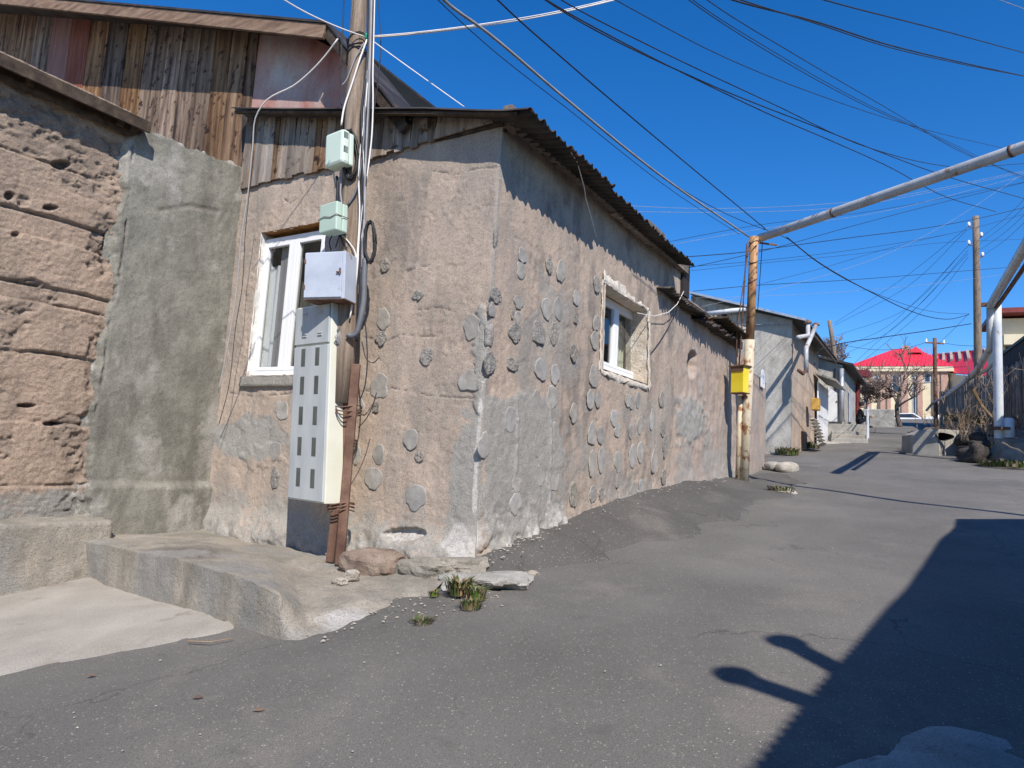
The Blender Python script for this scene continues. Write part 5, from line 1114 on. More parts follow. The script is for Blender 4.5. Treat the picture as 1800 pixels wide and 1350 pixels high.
MB().box(cb0 + cx * .63 + cy * .27 + UP * .775, cx, cy, UP, .665, .262, .02).build('top_slab', 'concrete_pale', cb_)
MB().prism([cb0 + cx * -.045 + UP * -.4, cb0 + cx * -.5 + cy * .55 + UP * -.4, cb0 + cx * -.46 + cy * .55 + UP * .62, cb0 + cx * -.2 + cy * .2 + UP * .78, cb0 + cx * -.045 + UP * .78], cx * .02 + cy * .6).build('side_wing', 'concrete', cb_, bevel=.02)
MB().box(cb0 + cx * .75 - cy * .012 + UP * .02, cx, cy, UP, .35, .014, .025).build('ledge', 'concrete_dark', cb_)
tag(MB().box(gnd(1785, 815) + cy * .5 + UP * .14, cx, cy, UP, 1.0, .3, .28).build('low_kerb', 'concrete_dark', None, bevel=.03), 'low dark concrete kerb to the right of the white gas post', 'kerb')
gr = at(1773, 752, rpd - .1); t = thing('gas_regulator', 'small white cylindrical gas regulator on a rusty pipe beside the white post', 'regulator', gr - UP * .6)
MB().tube([gr - UP * .28, gr - UP * .25, gr + UP * .22, gr + UP * .26], [.10, .13, .13, .09], 14).build('cylinder', 'pipe_white', t, smooth=True)
MB().tube([gr - UP * .28 + hd(90) * .1, gr - UP * .95 + hd(90) * .1], .05, 8).build('pipe', 'rust', t)
MB().tube([gr + UP * .15 + hd(90) * .12 + hd(90) * .14 * math.sin(a) + UP * .14 * math.cos(a) for a in np.linspace(0, math.pi, 8)], .03, 6).build('elbow', 'rust', t)
# shrubs on the bank
def stalks(name, base, n, hgt, rad, seed, label, mat='dry', cat='shrub', r=.012, side=2, group=None):
    rs = random.Random(seed); t = thing(name, label, cat, base, group); m = MB()
    for i in range(n):
        p = np.asarray(base) + np.array([rs.uniform(-rad, rad), rs.uniform(-rad, rad), 0]); d = np.array([rs.uniform(-.35, .35), rs.uniform(-.35, .35), 1.0]); L = hgt * rs.uniform(.5, 1); pts = [p]
        for k in range(5): d = d + np.array([rs.uniform(-.2, .2), rs.uniform(-.2, .2), 0]); pts.append(pts[-1] + d / np.linalg.norm(d) * L / 5)
        m.tube(pts, np.linspace(r, r * .4, 6), 4, cap=False)
        for k in range(side * 3):
            q = pts[rs.randint(1, 4)]; e = np.array([rs.uniform(-1, 1), rs.uniform(-1, 1), rs.uniform(0, 1.2)]); m.tube([q, q + e * L * .12, q + e * L * .2 + UP * .04], [r * .5, r * .4, r * .3], 3, cap=False)
    m.build('stems', mat, t, fixn=False); return t
bx_ = rpd
stalks('bare_shrub', at(1718, 770, bx_ + 2), 9, 3.4, .55, 1, 'tall straw-coloured bare shrub in front of the wooden pole', r=.015, side=2, group='bare shrubs on the bank')
stalks('bare_shrub', at(1775, 770, bx_ + 1.2), 9, 2.6, .7, 2, 'reddish bare shrub to the right of the white gas post', r=.014, side=4, group='bare shrubs on the bank')
stalks('bare_shrub', at(1668, 752, bx_ + 6), 20, .8, .8, 3, 'low dry brown shrub at the foot of the fence near the metal post', r=.012, side=4, group='bare shrubs on the bank')
stalks('bare_shrub', at(1735, 775, bx_ + .8), 16, 1.1, .8, 4, 'tangled low dry shrub just left of the white gas post', r=.012, side=4, group='bare shrubs on the bank')
stalks('bare_shrub', at(1695, 765, bx_ + 3), 18, .9, .8, 5, 'low dry shrub above the concrete culvert', r=.011, side=4, group='bare shrubs on the bank')
MB_ = MB().tube([at(1708, 682, bx_ + 1.2), at(1725, 712, bx_ + 1.2), at(1748, 738, bx_ + .8)], [.05, .04, .03], 6); tag(MB_.build('broken_branch', 'dry'), 'pale broken branch leaning across the shrubs', 'branch')
# ================================================================== utility pole with its boxes
def pxl(y): return 589 + (632 - 589) * (990 - y) / 990
def PA(y, off=.40): return F(pxl(y), y, off)
pb_ = PA(990); pt_ = PA(-150)
up0 = thing('utility_pole', 'brown wooden utility pole leaning beside the front window on steel rails', 'pole', pb_)
MB().tube([pb_ + (pt_ - pb_) * k for k in np.linspace(.22, 1, 10)], np.linspace(.105, .088, 10) * (1 + .03 * rng.normal(size=10)), 16).build('shaft', 'pole', up0, smooth=True)
pdep = lambda y: (PA(y) - EYE) @ _fw
rl = MB().bar(at(597, 993, pdep(990) - .06), at(626, 640, pdep(640) - .08), .085, .05, _ri).build('rail', 'rust', up0, bevel=.008)
MB().bar(at(580, 988, pdep(990) + .03), at(612, 690, pdep(690) + .0), .075, .05, _ri).build('rail', 'rust', up0, bevel=.008)
for y in (715, 722, 729, 884, 890, 896):
    c0 = at(pxl(y) + 6 + (y < 800) * 6, y, pdep(y)); th = np.linspace(0, 2 * math.pi, 17)
    MB().tube([c0 + (nF * math.cos(a) * .14 + dF * math.sin(a) * .11) + UP * .015 * math.sin(a * 2 + y) for a in th], .007, 5).build('wire_binding', 'rust', up0)
for y in (72, 80, 88, 97):
    c0 = PA(y); MB().tube([c0 + (nF * math.cos(a) + dF * math.sin(a)) * .098 + UP * .05 * math.sin(a + y) for a in np.linspace(0, 2 * math.pi, 15)], .006, 5).build('wire_binding', 'wire_dark', up0)
gk = at(647, 66, pdep(66) - .07); MB().tube([gk + (nF * math.cos(a) + UP * math.sin(a)) * .035 for a in np.linspace(0, 2 * math.pi, 12)], .014, 6).build('green_tie', MT('green_tie', [(.0, .22, .13), (.01, .3, .18)], 3, .5, 0, 60, fine=0), up0)

def bxx(parent, name, mat, c, X, N, Z, hx, hn, hz, bev): return MB().box(c, X, N, Z, hx, hn, hz).build(name, mat, parent, bevel=bev)
# tall meter cabinet
ca = hd(-50); nf = hd(-140); e_b = at(571, 886, pdep(886) - .16); e_t = at(584, 531, pdep(531) - .14); upv = e_t - e_b; Hc = np.linalg.norm(upv); upv = upv / Hc
wfr = .60; wsd = .19
cab = thing('meter_cabinet', 'tall grey and cream steel meter cabinet with ten slots on the pole', 'cabinet', e_b)
cc = e_b + ca * wfr / 2 - nf * wsd / 2 + upv * Hc / 2
bxx(cab, 'case', 'cabinet_cream', cc, ca, nf, upv, wfr / 2, wsd / 2, Hc / 2, .006)
fr = e_b + nf * .003
def fpt(a, z, o=0): return e_b + ca * wfr * a + upv * Hc * z + nf * o
dl = bxx(cab, 'lower_door', 'cabinet', fpt(.5, .395, .010), ca, nf, upv, wfr / 2 - .012, .012, Hc * .388, .005)
du_ = bxx(cab, 'upper_door', 'cabinet', fpt(.5, .892, .010), ca, nf, upv, wfr / 2 - .012, .012, Hc * .098, .005)
for zf in (.115, .27, .425, .58, .725):
    for a in (.30, .70):
        bxx(dl, 'slot', 'slot', fpt(a, zf, .0235), ca, nf, upv, .034, .002, Hc * .046, .002)
for a in (.25, .68):
    for zf in (.835, .945):
        for k in (0, 1): bxx(du_, 'louvre', 'cabinet', fpt(a, zf + .012 * k, .026), ca, nf, upv, .035, .006, .006, .002)
MB().tube([e_b + upv * Hc * .86 - nf * .09 - ca * .002, e_b + upv * Hc * .86 - nf * .09 - ca * .03], .03, 12).build('cable_gland', 'conduit', cab)
for k in range(5):
    p = e_b + upv * Hc * .86 - nf * .09 - ca * .025; MB().tube([p, p - UP * .08 - ca * .03 + nf * .02 * k, p - UP * .22 - nf * .02 * k + ca * .0], .006, 5).build('cable', 'wire_grey', cab, smooth=True)
# zinc box
cz = hd(-72); nz_ = hd(-162); c0 = at(571, 484, pdep(484) - .26)
zb_x = thing('zinc_meter_box', 'square bluish zinc meter box above the tall cabinet on the pole', 'box', c0 - UP * .23)
bxx(zb_x, 'case', 'zinc', c0 - nz_ * .10, cz, nz_, upv, .225, .105, .235, .006)
dz = bxx(zb_x, 'door', 'zinc', c0 + nz_ * .012 + cz * .01, cz, nz_, upv, .205, .009, .222, .004)
for z in (.14, -.12): bxx(dz, 'hinge', 'rust', c0 + nz_ * .02 + cz * .212 + upv * z, cz, nz_, upv, .010, .008, .022, .002)
bxx(dz, 'latch', 'rust', c0 + nz_ * .03 - cz * .17 + upv * .02, cz, nz_, upv, .022, .012, .007, .002)
bxx(dz, 'latch', 'rust', c0 + nz_ * .03 - cz * .185 + upv * .03, cz, nz_, upv, .005, .012, .03, .002)
bxx(zb_x, 'bottom_rim', 'rust', c0 - nz_ * .10 - upv * .238, cz, nz_, upv, .226, .107, .004, .001)
# plastic boxes
cm = hd(-52); nm = hd(-142)
c1_ = at(596, 265, pdep(265) - .17); tb = thing('telecom_box', 'pale green rounded plastic telecom box high on the pole', 'box', c1_ - UP * .18)
lid_ = bxx(tb, 'cover', 'mint', c1_ + nm * .02, cm, nm, upv, .145, .05, .18, .03); bxx(tb, 'back', 'mint', c1_ - nm * .05, cm, nm, upv, .135, .03, .17, .015)
for zz in (.09, -.06):
    for k in range(5): bxx(lid_, 'vent', 'slot', c1_ + upv * (zz + .014 * k) - cm * .1452 + nm * .03, cm, nm, upv, .002, .025, .0035, 0)
c2_ = at(587, 386, pdep(386) - .2); jb = thing('junction_box', 'dull green junction box tied with wire above the zinc box', 'box', c2_ - UP * .15)
bxx(jb, 'cover', 'mint2', c2_ + nm * .04, cm, nm, upv, .135, .035, .148, .012); bxx(jb, 'base', 'mint2', c2_ - nm * .035, cm, nm, upv, .13, .032, .143, .012)
MB().tube([c2_ + cm * a + nm * b + upv * (.0 + .012 * math.sin(a * 40)) for a, b in ((.14, -.07), (.142, .08), (.05, .082), (-.05, .081), (-.142, .08), (-.14, -.07))], .004, 5).build('tie_wire', 'rust', jb)
# cables on the pole
cbd = thing('pole_cables', 'bundle of black and white cables hanging down the utility pole with black coils', 'cables', PA(520) - UP * .2)
def pxtube(pts, r, mat, parent, name='cable', off=-.12, n=6, sm=4):
    P = np.array([at(x, y, pdep(y) + off + (d[0] if d else 0)) for x, y, *d in pts]); k = np.linspace(0, len(P) - 1, len(P) * sm)
    for _ in range(1): Q = np.stack([np.interp(k, range(len(P)), P[:, c]) for c in range(3)], -1)
    kk = np.array([.25, .5, .25]); Q2 = Q.copy(); 
    for _ in range(3): Q2[1:-1] = .25 * Q2[:-2] + .5 * Q2[1:-1] + .25 * Q2[2:]
    return MB().tube(Q2, r, n).build(name, mat, parent, smooth=True)
for pts, r, m in (([(660, -80), (657, 60), (655, 130), (656, 180), (654, 240), (648, 290), (640, 340), (632, 420), (626, 500), (617, 545)], .0085, 'wire_white'),
                  ([(654, -80), (652, 60), (646, 140), (640, 220), (632, 270), (630, 320), (633, 370), (628, 450), (622, 520), (615, 560)], .0085, 'wire_white'),
                  ([(648, 70), (644, 150), (639, 200), (638, 280), (642, 330), (640, 390), (632, 440), (628, 470)], .007, 'wire_white'),
                  ([(650, -60), (648, 80), (641, 150), (634, 200), (637, 280), (640, 380), (640, 450), (640, 500)], .013, 'wire_dark'),
                  ([(655, -60), (651, 90), (648, 180), (644, 260), (641, 350), (639, 430), (636, 520)], .014, 'wire_grey'),
                  ([(658, -60), (654, 100), (649, 200), (646, 280), (640, 360), (633, 420), (632, 500)], .012, 'wire_dark'),
                  ([(652, -60), (650, 100), (642, 170), (640, 240), (634, 300), (625, 340), (612, 360)], .011, 'conduit'),
                  ([(645, 70), (632, 105), (618, 150), (604, 190), (600, 220)], .010, 'wire_white'), ([(640, 75), (625, 100), (610, 140), (601, 150)], .006, 'wire_grey'),
                  ([(642, 455), (640, 490), (640, 530), (634, 560), (628, 585), (618, 592), (611, 588)], .03, 'conduit'),
                  ([(634, 470), (633, 520), (630, 560), (627, 600)], .017, 'wire_dark'),
                  ([(612, 360), (606, 395), (596, 415), (590, 435)], .006, 'wire_dark'), ([(585, 412), (578, 425), (582, 440)], .006, 'wire_dark'), ([(598, 412), (602, 428), (610, 436)], .006, 'wire_dark'),
                  ([(602, 414), (613, 425), (624, 440), (628, 465)], .007, 'wire_white'), ([(592, 310), (594, 330), (592, 358)], .015, 'wire_dark'), ([(600, 312), (598, 340), (602, 365)], .009, 'wire_grey'),
                  ([(640, 550), (645, 600), (646, 640), (642, 680), (632, 705)], .006, 'wire_dark'), ([(636, 600), (642, 630), (655, 640), (667, 628)], .005, 'wire_dark'), ([(662, 690), (655, 715), (645, 735), (630, 752)], .005, 'wire_dark', )):
    pxtube(pts, r, m, cbd)
pxtube([(606, -60), (604, 20), (601, 80), (596, 150), (600, 185), (604, 196)], .007, 'wire_dark', cbd, off=.05)
pxtube([(660, -60), (668, 40), (670, 90), (664, 150), (657, 200)], .005, 'wire_dark', cbd, off=.05)
rs = random.Random(2)
for cx_, cy_, rx_, ry_, n_, r_ in ((615, 272, 13, 42, 7, .010), (650, 425, 9, 36, 7, .009)):
    for k in range(n_):
        a0 = rs.uniform(-1.5, 1.5); pts = [(cx_ + a0 + (rx_ + rs.uniform(-2, 2)) * math.cos(a), cy_ + rs.uniform(-1, 1) + (ry_ + rs.uniform(-5, 4)) * math.sin(a)) for a in np.linspace(0, 2 * math.pi, 18)]
        P = [at(x, y, pdep(y) - .11 - .008 * k) for x, y in pts]; MB().tube(P, r_, 6, cap=False).build('coil', 'black', cbd, smooth=True)

# ================================================================== overhead wires
def wire(pts, z0, z1, r, mat, label, group='overhead wires', sm=5):
    """a hanging wire through the listed directions; distance runs from z0 to z1 metres"""
    p = np.array(pts, float); L = np.r_[0, np.cumsum(np.hypot(*np.diff(p, axis=0).T))]; k = np.linspace(0, L[-1], max(6, len(p) * sm))
    # smooth curve through the points
    def cr(v):
        t = np.gradient(v, L, edge_order=1); i = np.clip(np.searchsorted(L, k) - 1, 0, len(L) - 2); hh = L[i + 1] - L[i]; s = (k - L[i]) / hh
        return (2 * s**3 - 3 * s**2 + 1) * v[i] + (s**3 - 2 * s**2 + s) * hh * t[i] + (-2 * s**3 + 3 * s**2) * v[i + 1] + (s**3 - s**2) * hh * t[i + 1]
    x, y = cr(p[:, 0]), cr(p[:, 1]); inv = 1 / z0 + (1 / z1 - 1 / z0) * k / L[-1]
    P = np.array([at(a, b, 1 / c) for a, b, c in zip(x, y, inv)])
    return tag(MB().tube(P, r, 5).build('overhead_wire', mat, smooth=True, fixn=False), label, 'wire', group)
gd_ = gd
wire([(740, -45), (780, 0), (850, 52), (990, 170), (1150, 300), (1316, 416)], 6.2, gd_, .017, 'wire_grey', 'thick grey twisted cable running down to the gas post top')
wire([(836, -40), (875, 0), (1000, 112), (1180, 265), (1345, 402)], 6.4, gd_ - .3, .009, 'wire_dark', 'black wire ending on the pipe joint just above the gas post')
wire([(730, -40), (770, 0), (850, 74), (1000, 193), (1200, 348), (1300, 412)], 6.2, gd_, .005, 'wire_dark', 'thin black wire running lowest beside the grey cable over the roof')
wire([(1150, 300), (1210, 340), (1290, 382), (1345, 404)], 10.5, gd_ - .3, .006, 'wire_dark', 'thin black strand splitting from the grey cable before the gas post')
wire([(900, -40), (961, 0), (1109, 82), (1251, 153), (1357, 203), (1462, 248), (1562, 293), (1660, 345), (1750, 372)], 6.6, 17, .008, 'wire_dark', 'black wire dipping lowest of the three below the upper right strands')
wire([(925, -40), (987, 0), (1145, 82), (1357, 182), (1525, 259), (1673, 293), (1810, 287)], 6.6, 17, .007, 'wire_dark', 'upper black wire of the trio that flattens out above the big pipe')
wire([(903, -40), (963, 3), (1230, 141), (1452, 230), (1531, 261), (1642, 303), (1810, 352)], 6.6, 17, .008, 'wire_dark', 'middle black wire of the trio crossing behind the big pipe')
wire([(1010, -40), (1082, 0), (1272, 100), (1452, 172), (1642, 232), (1770, 262)], 7, 20, .006, 'wire_dark', 'single thin wire crossing the middle of the open sky')
wire([(1160, -40), (1211, 0), (1357, 95), (1520, 185), (1642, 240), (1716, 277), (1812, 315)], 7.2, 22, .006, 'wire_dark', 'lower left wire of the steep pair in the upper right sky')
wire([(1166, -42), (1218, 0), (1362, 92), (1524, 183), (1648, 240), (1812, 322)], 7.2, 22, .005, 'wire_dark', 'wire running hard beside the lower left of the steep pair')
wire([(1190, -40), (1243, 0), (1404, 100), (1589, 208), (1673, 259), (1812, 317)], 7.2, 22, .006, 'wire_dark', 'upper right wire of the steep pair in the upper right sky')
wire([(1180, -40), (1288, 0), (1430, 37), (1562, 79), (1673, 106), (1815, 137)], 7, 15, .011, 'wire_dark', 'thick black cable crossing the upper right corner')
wire([(1190, -40), (1300, -1), (1436, 42), (1562, 83), (1673, 109), (1815, 137)], 7, 15, .008, 'wire_dark', 'thinner wire wound along the thick black cable at upper right')
wire([(1320, -40), (1449, 0), (1642, 50), (1815, 97)], 7, 14, .009, 'wire_dark', 'topmost long black wire at upper right')
wire([(1700, -22), (1758, 0), (1815, 21)], 10, 14, .007, 'wire_grey', 'short pale wire cutting the top right corner')
wire([(648, 66), (700, 62), (850, 45), (960, 27), (1080, 0), (1180, -28)], pdep(66) - .06, 9, .011, 'wire_white', 'thick white cable leaving the pole towards the upper right')
wire([(650, 64), (720, 58), (850, 42), (960, 24), (1080, -3), (1180, -30)], pdep(66) - .08, 9, .006, 'wire_white', 'thin white cable running just above the thick white one')
wire([(440, -45), (500, 0), (600, 50), (645, 66)], 6.2, pdep(66) - .06, .007, 'wire_white', 'white cable reaching the pole from the upper left above the gable')
wire([(652, 70), (700, 105), (760, 148), (816, 188)], pdep(66) - .06, 6.9, .006, 'wire_white', 'white drop cable from the pole down to the corner house roof')
wire([(594, 68), (570, 100), (520, 148), (465, 180), (452, 200), (444, 260), (436, 340), (424, 420), (415, 520), (400, 610), (384, 690)], 6.0, 7.6, .007, 'wire_white', 'slack white cable looping from the gable down the wall left of the window')
wire([(447, 265), (443, 300), (432, 400), (425, 510), (415, 570), (400, 690), (385, 745)], 7.55, 7.75, .004, 'wire_dark', 'thin black cable hanging left of the front window')
wire([(1090, 361), (1200, 366), (1400, 362), (1540, 350), (1812, 298)], 16, 26, .005, 'wire_grey', 'upper of two pale level wires behind the gas post top')
wire([(1100, 372), (1300, 373), (1500, 362), (1650, 335), (1812, 300)], 16, 26, .005, 'wire_grey', 'lower of two pale level wires behind the gas post top')
wire([(1160, 428), (1330, 396), (1500, 376), (1812, 318)], 16, 24, .006, 'wire_dark', 'dark wire rising right just under the two pale wires')
wire([(1170, 432), (1340, 402), (1520, 378), (1812, 306)], 16, 24, .004, 'wire_grey', 'pale wire lying just under the first rising dark wire')
wire([(1200, 452), (1300, 444), (1383, 433), (1494, 418), (1633, 400), (1715, 385), (1812, 362)], 17, 27, .011, 'wire_dark', 'thick black cable passing just over the wooden pole top')
wire([(1205, 472), (1300, 451), (1361, 436), (1489, 400), (1640, 360), (1812, 318)], 17, 24, .008, 'wire_dark', 'black wire climbing from the annex roof towards the right under the big pipe')
wire([(1210, 469), (1339, 458), (1494, 440), (1700, 404), (1812, 373)], 17, 26, .006, 'wire_dark', 'thin wire meeting the highest insulator of the wooden pole')
wire([(1215, 476), (1345, 462), (1500, 447), (1640, 428), (1812, 420)], 17, 26, .005, 'wire_dark', 'thin wire nearly level below the highest insulator wire')
wire([(1218, 512), (1300, 504), (1494, 492), (1711, 475), (1812, 467)], 17, 26, .008, 'wire_dark', 'straight black wire crossing the wooden pole at mid height')
wire([(1220, 524), (1330, 521), (1494, 512), (1717, 489), (1790, 478)], 17, 27, .004, 'wire_grey', 'faint grey wire below the straight mid-height black wire')
wire([(1225, 541), (1330, 516), (1453, 483), (1550, 450), (1650, 401), (1812, 296)], 17, 24, .004, 'wire_grey', 'pale wire climbing steeply right across the other wires')
wire([(1335, 500), (1450, 470), (1560, 437), (1700, 404)], 18, 27, .005, 'wire_dark', 'thin dark wire climbing beside the steep pale wire to the wooden pole')
wire([(1383, 417), (1433, 457), (1494, 494), (1542, 519), (1589, 542), (1633, 557), (1669, 561), (1703, 553)], gd_, 27, .013, 'wire_dark', 'deeply sagging black cable from the gas post to the wooden pole')
wire([(1342, 402), (1383, 419), (1430, 456), (1494, 495), (1560, 524), (1640, 548), (1703, 552)], gd_, 27, .007, 'wire_dark', 'thinner black wire running with the deeply sagging cable')
wire([(1432, 642), (1432, 628), (1440, 616), (1467, 607), (1550, 593), (1633, 581), (1707, 569)], 22, 27, .016, 'wire_dark', 'thick black cable from the grey house eave to the wooden pole')
for wi, pts in enumerate(([(1700, 400), (1592, 486), (1467, 568)], [(1700, 404), (1600, 500), (1467, 572)], [(1700, 434), (1611, 528), (1558, 575), (1475, 612)], [(1702, 440), (1622, 530), (1550, 594), (1500, 640)], [(1702, 452), (1640, 528), (1560, 600), (1510, 640)], [(1702, 432), (1590, 545), (1470, 590)], [(1702, 446), (1650, 500), (1560, 585), (1480, 625)])):
    wire(pts, 27, 36, .007, 'wire_dark', ['highest thin wire', 'second highest thin wire', 'fourth thin wire down', 'sixth thin wire down', 'lowest thin wire', 'third thin wire down', 'fifth thin wire down'][wi] + ' fanning from the wooden pole to the leaning pole', 'wires fanning to the leaning pole')
for wi, a in enumerate(((1722, 419, 1812, 338), (1722, 428, 1812, 352), (1722, 440, 1812, 366), (1724, 452, 1812, 380))):
    wire([(a[0], a[1]), ((a[0] + a[2]) / 2, (a[1] + a[3]) / 2 + 5), (a[2], a[3])], 27, 18, .006, 'wire_dark', ['topmost', 'second', 'third', 'lowest'][wi] + ' of four thin wires fanning from the wooden pole to the upper right', 'wires fanning to the upper right')
wire([(1480, 606), (1500, 610), (1550, 615), (1600, 610), (1628, 602)], 36, mpd, .012, 'wire_dark', 'slack wire from the leaning pole to the dark metal post')
wire([(1659, 603), (1685, 607), (1710, 608), (1812, 625)], mpd, 27, .01, 'wire_dark', 'wire from the dark metal post past the wooden pole')
wire([(1650, 604), (1675, 580), (1703, 551)], mpd, 27, .008, 'wire_dark', 'wire climbing from the dark metal post to the wooden pole')
wire([(1478, 646), (1560, 648), (1640, 648), (1700, 644)], 38, 34, .012, 'wire_dark', 'level dark wire across the eave of the red-roofed building')
wire([(1562, 678), (1600, 676), (1653, 671)], 38, 36, .012, 'wire_dark', 'short level dark wire before the red-roofed building facade')
# loose wires on the side wall
for pts, m in (([(1004, 268, .37), (1015, 285, .3), (1027, 330, .2), (1030, 350, .12), (1040, 385, .06), (1049, 417, .03)], 'wire_white'), ([(1202, 512, .2), (1190, 535, .16), (1175, 549, .12), (1150, 556, .08), (1120, 550, .05)], 'wire_white'), ([(1190, 545, .06), (1178, 570, .06), (1160, 600, .05), (1145, 620, .03)], 'wire_dark')):
    MB().tube([RW(x, y, o) for x, y, o in pts], .006, 5).build('loose_wire', m, hs_, smooth=True)

# ================================================================== stones, weeds and litter
def stone(px, py, z, rx, ry, rz, m, seed, label, rot=0, amp=.2, name='stone'):
    p = zpt(px, py, z) if z is not None else gnd(px, py)
    return tag(blob(p, rx, ry, rz, seed, hd(90 + rot), hd(rot), amp=amp * 1.7, sub=4).build(name, m, smooth=False), label, 'stone')
stone(655, 990, .60, .25, .17, .145, 'stone', 31, 'big rounded brown boulder at the wall foot beside the pole', 20, .2, 'boulder')
stone(752, 1003, .60, .27, .14, .11, 'stone_step', 32, 'long tilted stone block next to the brown boulder', 30, .22, 'boulder')
stone(618, 1012, .55, .06, .05, .05, 'rubble', 33, 'white broken stone leaning on the brown boulder', 10)
stone(597, 1022, .53, .06, .045, .03, 'rubble', 34, 'flat pale stone below the white broken stone', 40)
stone(856, 1028, .54, .38, .27, .10, 'concrete', 35, 'broad pale cement lump at the foot of the house corner', 15, .28, 'cement_lump')
stone(815, 1003, .62, .20, .16, .09, 'stone_step', 36, 'pale cement lump hard against the house corner', -20, .3, 'cement_lump')
stone(880, 978, .66, .16, .12, .07, 'rubble', 37, 'small cement crust at the start of the side wall', 30, .3, 'cement_lump')
stone(935, 1010, None, .06, .045, .03, 'rubble', 38, 'pale pebble on the tarmac just right of the house corner', 0)
stone(1210, 872, None, .11, .04, .04, 'rubble', 39, 'splinter of pale stone at the foot of the side wall', 60)
stone(1165, 862, None, .16, .06, .04, 'rubble', 40, 'flat pale stone at the wall foot under the side window', 35)
stone(1382, 866, None, .2, .12, .07, 'rubble', 41, 'pale stone sunk in the verge near the kerb stones', 35)
def chips():
    m = MB(); rs = random.Random(9)
    for i in range(400):
        x, y = 900, 1100
        if i < 240: pass
        elif i < 360: x = rs.uniform(560, 900); y = np.interp(x, [560, 700, 900], [1120, 1070, 1040]) + rs.gauss(0, 14)
        else: x = rs.uniform(100, 1500); y = rs.uniform(960, 1330)
        p = gnd(x, y); p[2] += .012
        if i < 240: p = APR[rs.randint(0, 70), min(20, 1 + int(abs(rs.gauss(0, 4))))] + np.array([rs.uniform(-.08, .08), rs.uniform(-.08, .08), .012])
        r = rs.uniform(.004, .012) if i < 360 else rs.uniform(.003, .007); a = rs.uniform(0, 6.28)
        X = np.array([math.cos(a), math.sin(a), 0]) * r * 1.6; Y = np.array([-math.sin(a), math.cos(a), 0]) * r
        m.add([p + X, p + Y, p - X, p - Y * .8, p + UP * r * .9], [(0, 1, 4), (1, 2, 4), (2, 3, 4), (3, 0, 4)])
    return tag(m.build('rubble_chips', 'rubble', fixn=True), 'scattered pale chips along the wall foot', 'rubble', kind='stuff')
chips()
def tuft(px, py, n, hgt, rad, seed, label, z=None, mat='leaf', lift=0, wd=.006):
    p0 = zpt(px, py, z) if z is not None else gnd(px, py); p0 = p0 + UP * lift; rs = random.Random(seed); m = MB()
    md = MB()
    for i in range(n + n // 2):
        a = rs.uniform(0, 6.28); q = p0 + np.array([math.cos(a), math.sin(a), 0]) * rad * math.sqrt(rs.random()) * .8; d = np.array([math.cos(a), math.sin(a), 0]) * rs.uniform(.1, .9); L = hgt * rs.uniform(.4, 1); s = np.array([-math.sin(a), math.cos(a), 0]) * wd * rs.uniform(.6, 1.4)
        m1 = q + (d * .35 + UP * .7) * L; tp_ = q + (d + UP * .85) * L
        (m if i < n else md).add([q - s, q + s, m1 + s * .9, m1 - s * .9, tp_], [(0, 1, 2, 3), (3, 2, 4)])
    t = thing('weed_tuft', label, 'weeds', p0, 'weeds'); m.build('leaves', mat, t, fixn=False); md.build('dry_leaves', 'dry', t, fixn=False); return t
tuft(806, 1050, 110, .17, .12, 1, 'green weed tuft at the house corner foot beside the cement lump', wd=.007, lift=.02)
tuft(836, 1058, 80, .13, .09, 2, 'second green weed tuft touching the broad cement lump', wd=.006, lift=.02)
tuft(826, 1072, 60, .10, .10, 3, 'lowest green weed tuft at the house corner', wd=.006, lift=.01)
tuft(740, 1096, 70, .06, .10, 4, 'small brownish weed tuft alone on the tarmac', wd=.005)
tuft(762, 1052, 40, .06, .05, 5, 'tiny green sprig below the long tilted stone', wd=.006, lift=.02)
tuft(1126, 918, 40, .08, .08, 6, 'tiny green sprig halfway along the dark tarmac apron', wd=.007, lift=.05)
tuft(1372, 866, 90, .12, .3, 7, 'green weeds in the verge before the kerb stones', wd=.012, lift=.03)
tuft(1384, 800, 120, .3, .4, 8, 'green weeds at the foot of the grey house corner', wd=.02)
tuft(1424, 788, 90, .3, .4, 9, 'green weeds by the leaning slate sheets', wd=.02)
tuft(1780, 822, 420, .22, .9, 10, 'bright green grass patch in front of the low dark kerb', wd=.02)
tuft(1690, 772, 220, .35, .7, 11, 'green grass above the concrete culvert', wd=.02, lift=.75)
tuft(1740, 785, 160, .3, .5, 12, 'yellow-green grass on the bank left of the gas post', wd=.02, lift=.8)
tuft(1190, 852, 40, .10, .1, 13, 'tiny green sprig at the foot of the annex wall', wd=.01, lift=.05)
tag(MB().tube([gnd(330, 1128, .02), gnd(370, 1129, .025), gnd(412, 1122, .02)], [.006, .005, .003], 5).build('dry_stick', 'dry'), 'thin dry stick lying at the edge of the pale slab', 'stick')
for i, (x, y) in enumerate(((160, 1189), (348, 1227), (455, 1250))):
    p = gnd(x, y, .012); m = MB().add([p + hd(70) * .03, p + hd(-20) * .012 + UP * .012, p - hd(70) * .03, p - hd(-20) * .012], [(0, 1, 2, 3)]); tag(m.build('dead_leaf', 'bark'), ['pale dead leaf on the tarmac near the slab edge', 'brown dead leaf on the open tarmac at lower left', 'dead leaf on the tarmac furthest from the slab'][i], 'leaf')

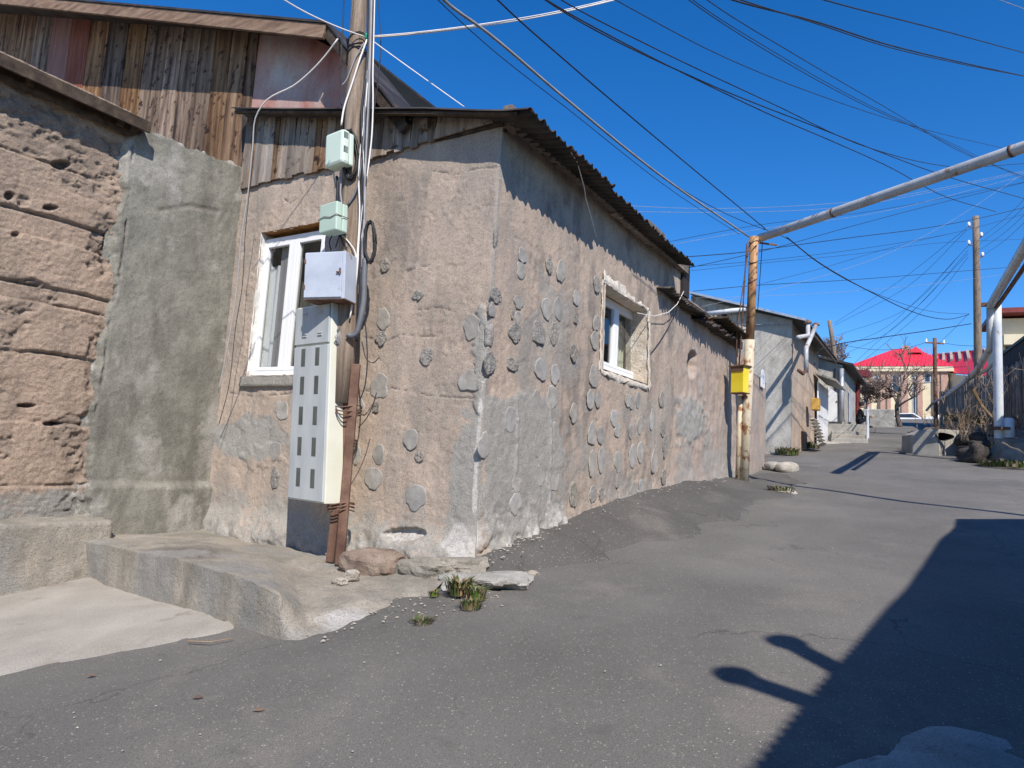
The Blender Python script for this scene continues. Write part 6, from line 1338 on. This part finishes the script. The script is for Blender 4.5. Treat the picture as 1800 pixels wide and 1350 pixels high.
# ================================================================== the house on the near right whose shadow falls across the road
g1, g2, g3 = gnd(1345, 1345), gnd(1690, 913), gnd(1815, 914); HH = 4.1
def back(g, z): return g + SUN * ((z - g[2]) / SUN[2])
ze = g1[2] + HH; e1, e2 = back(g1, ze), back(g2, ze + .25); e3 = back(g3, ze + .25)
ev_ = (e2 - e1); Le = np.linalg.norm(ev_[:2]); ev_ /= Le; en = np.array([ev_[1], -ev_[0], 0]); en /= np.linalg.norm(en)
nh = thing('near_house', 'rendered house on the near right side of the street, its eave shadowing the road', 'house', e1 + en * 1 - UP * HH)
e0x = e1 - ev_ * 5
edge = [e0x + (e2 - e0x) * k + en * (.012 * math.sin(k * 900) + .03 * float(vn(k * 14, 3))) for k in np.linspace(0, 1, 700)]
far = [e2 + (e3 - e2) / np.linalg.norm(e3 - e2) * 4.5, e0x + en * 4.5]
MB().prism(edge + far, UP * .05).build('roof', 'roof_iron', nh)
wa, wb = e0x + en * .45, e2 + en * .45 - ev_ * .5
MB().prism([np.array([wa[0], wa[1], -1.5]), np.array([wb[0], wb[1], -1.5]), np.array([wb[0], wb[1], e2[2] - .02]), np.array([wa[0], wa[1], e0x[2] - .02])], en * 3.6).build('wall', 'plaster_annex', nh)
for (b0x, t0x) in (((1487, 1188), (1368, 1122)), ((1425, 1236), (1280, 1178))):
    gb_, gt_ = gnd(*b0x), gnd(*t0x)
    kk = np.clip(((back(gb_, ze)[:2] - e1[:2]) @ ev_[:2]), 0, Le); bs_ = e1 + ev_ * kk + en * .03
    t = ((bs_ - gt_)[:2] @ SUN[:2]) / (SUN[:2] @ SUN[:2]); tip = gt_ + SUN * t
    fl = MB().tube([bs_ - UP * .05, tip - UP * .1], .085, 12).build('flue', 'galv', nh, smooth=True)
    MB().tube([tip - UP * .1, tip - UP * .06, tip], [.125, .125, .06], 12).build('cowl', 'galv', fl, smooth=True)
wn = MB().box((wa + wb) / 2 - en * .02 - UP * 2.2, ev_ * [1, 1, 0], en, UP, .6, .05, .6).build('window', 'pvc', nh); MB().box((wa + wb) / 2 - en * .06 - UP * 2.2, ev_ * [1, 1, 0], en, UP, .5, .02, .5).build('pane', 'dark_glass', wn)
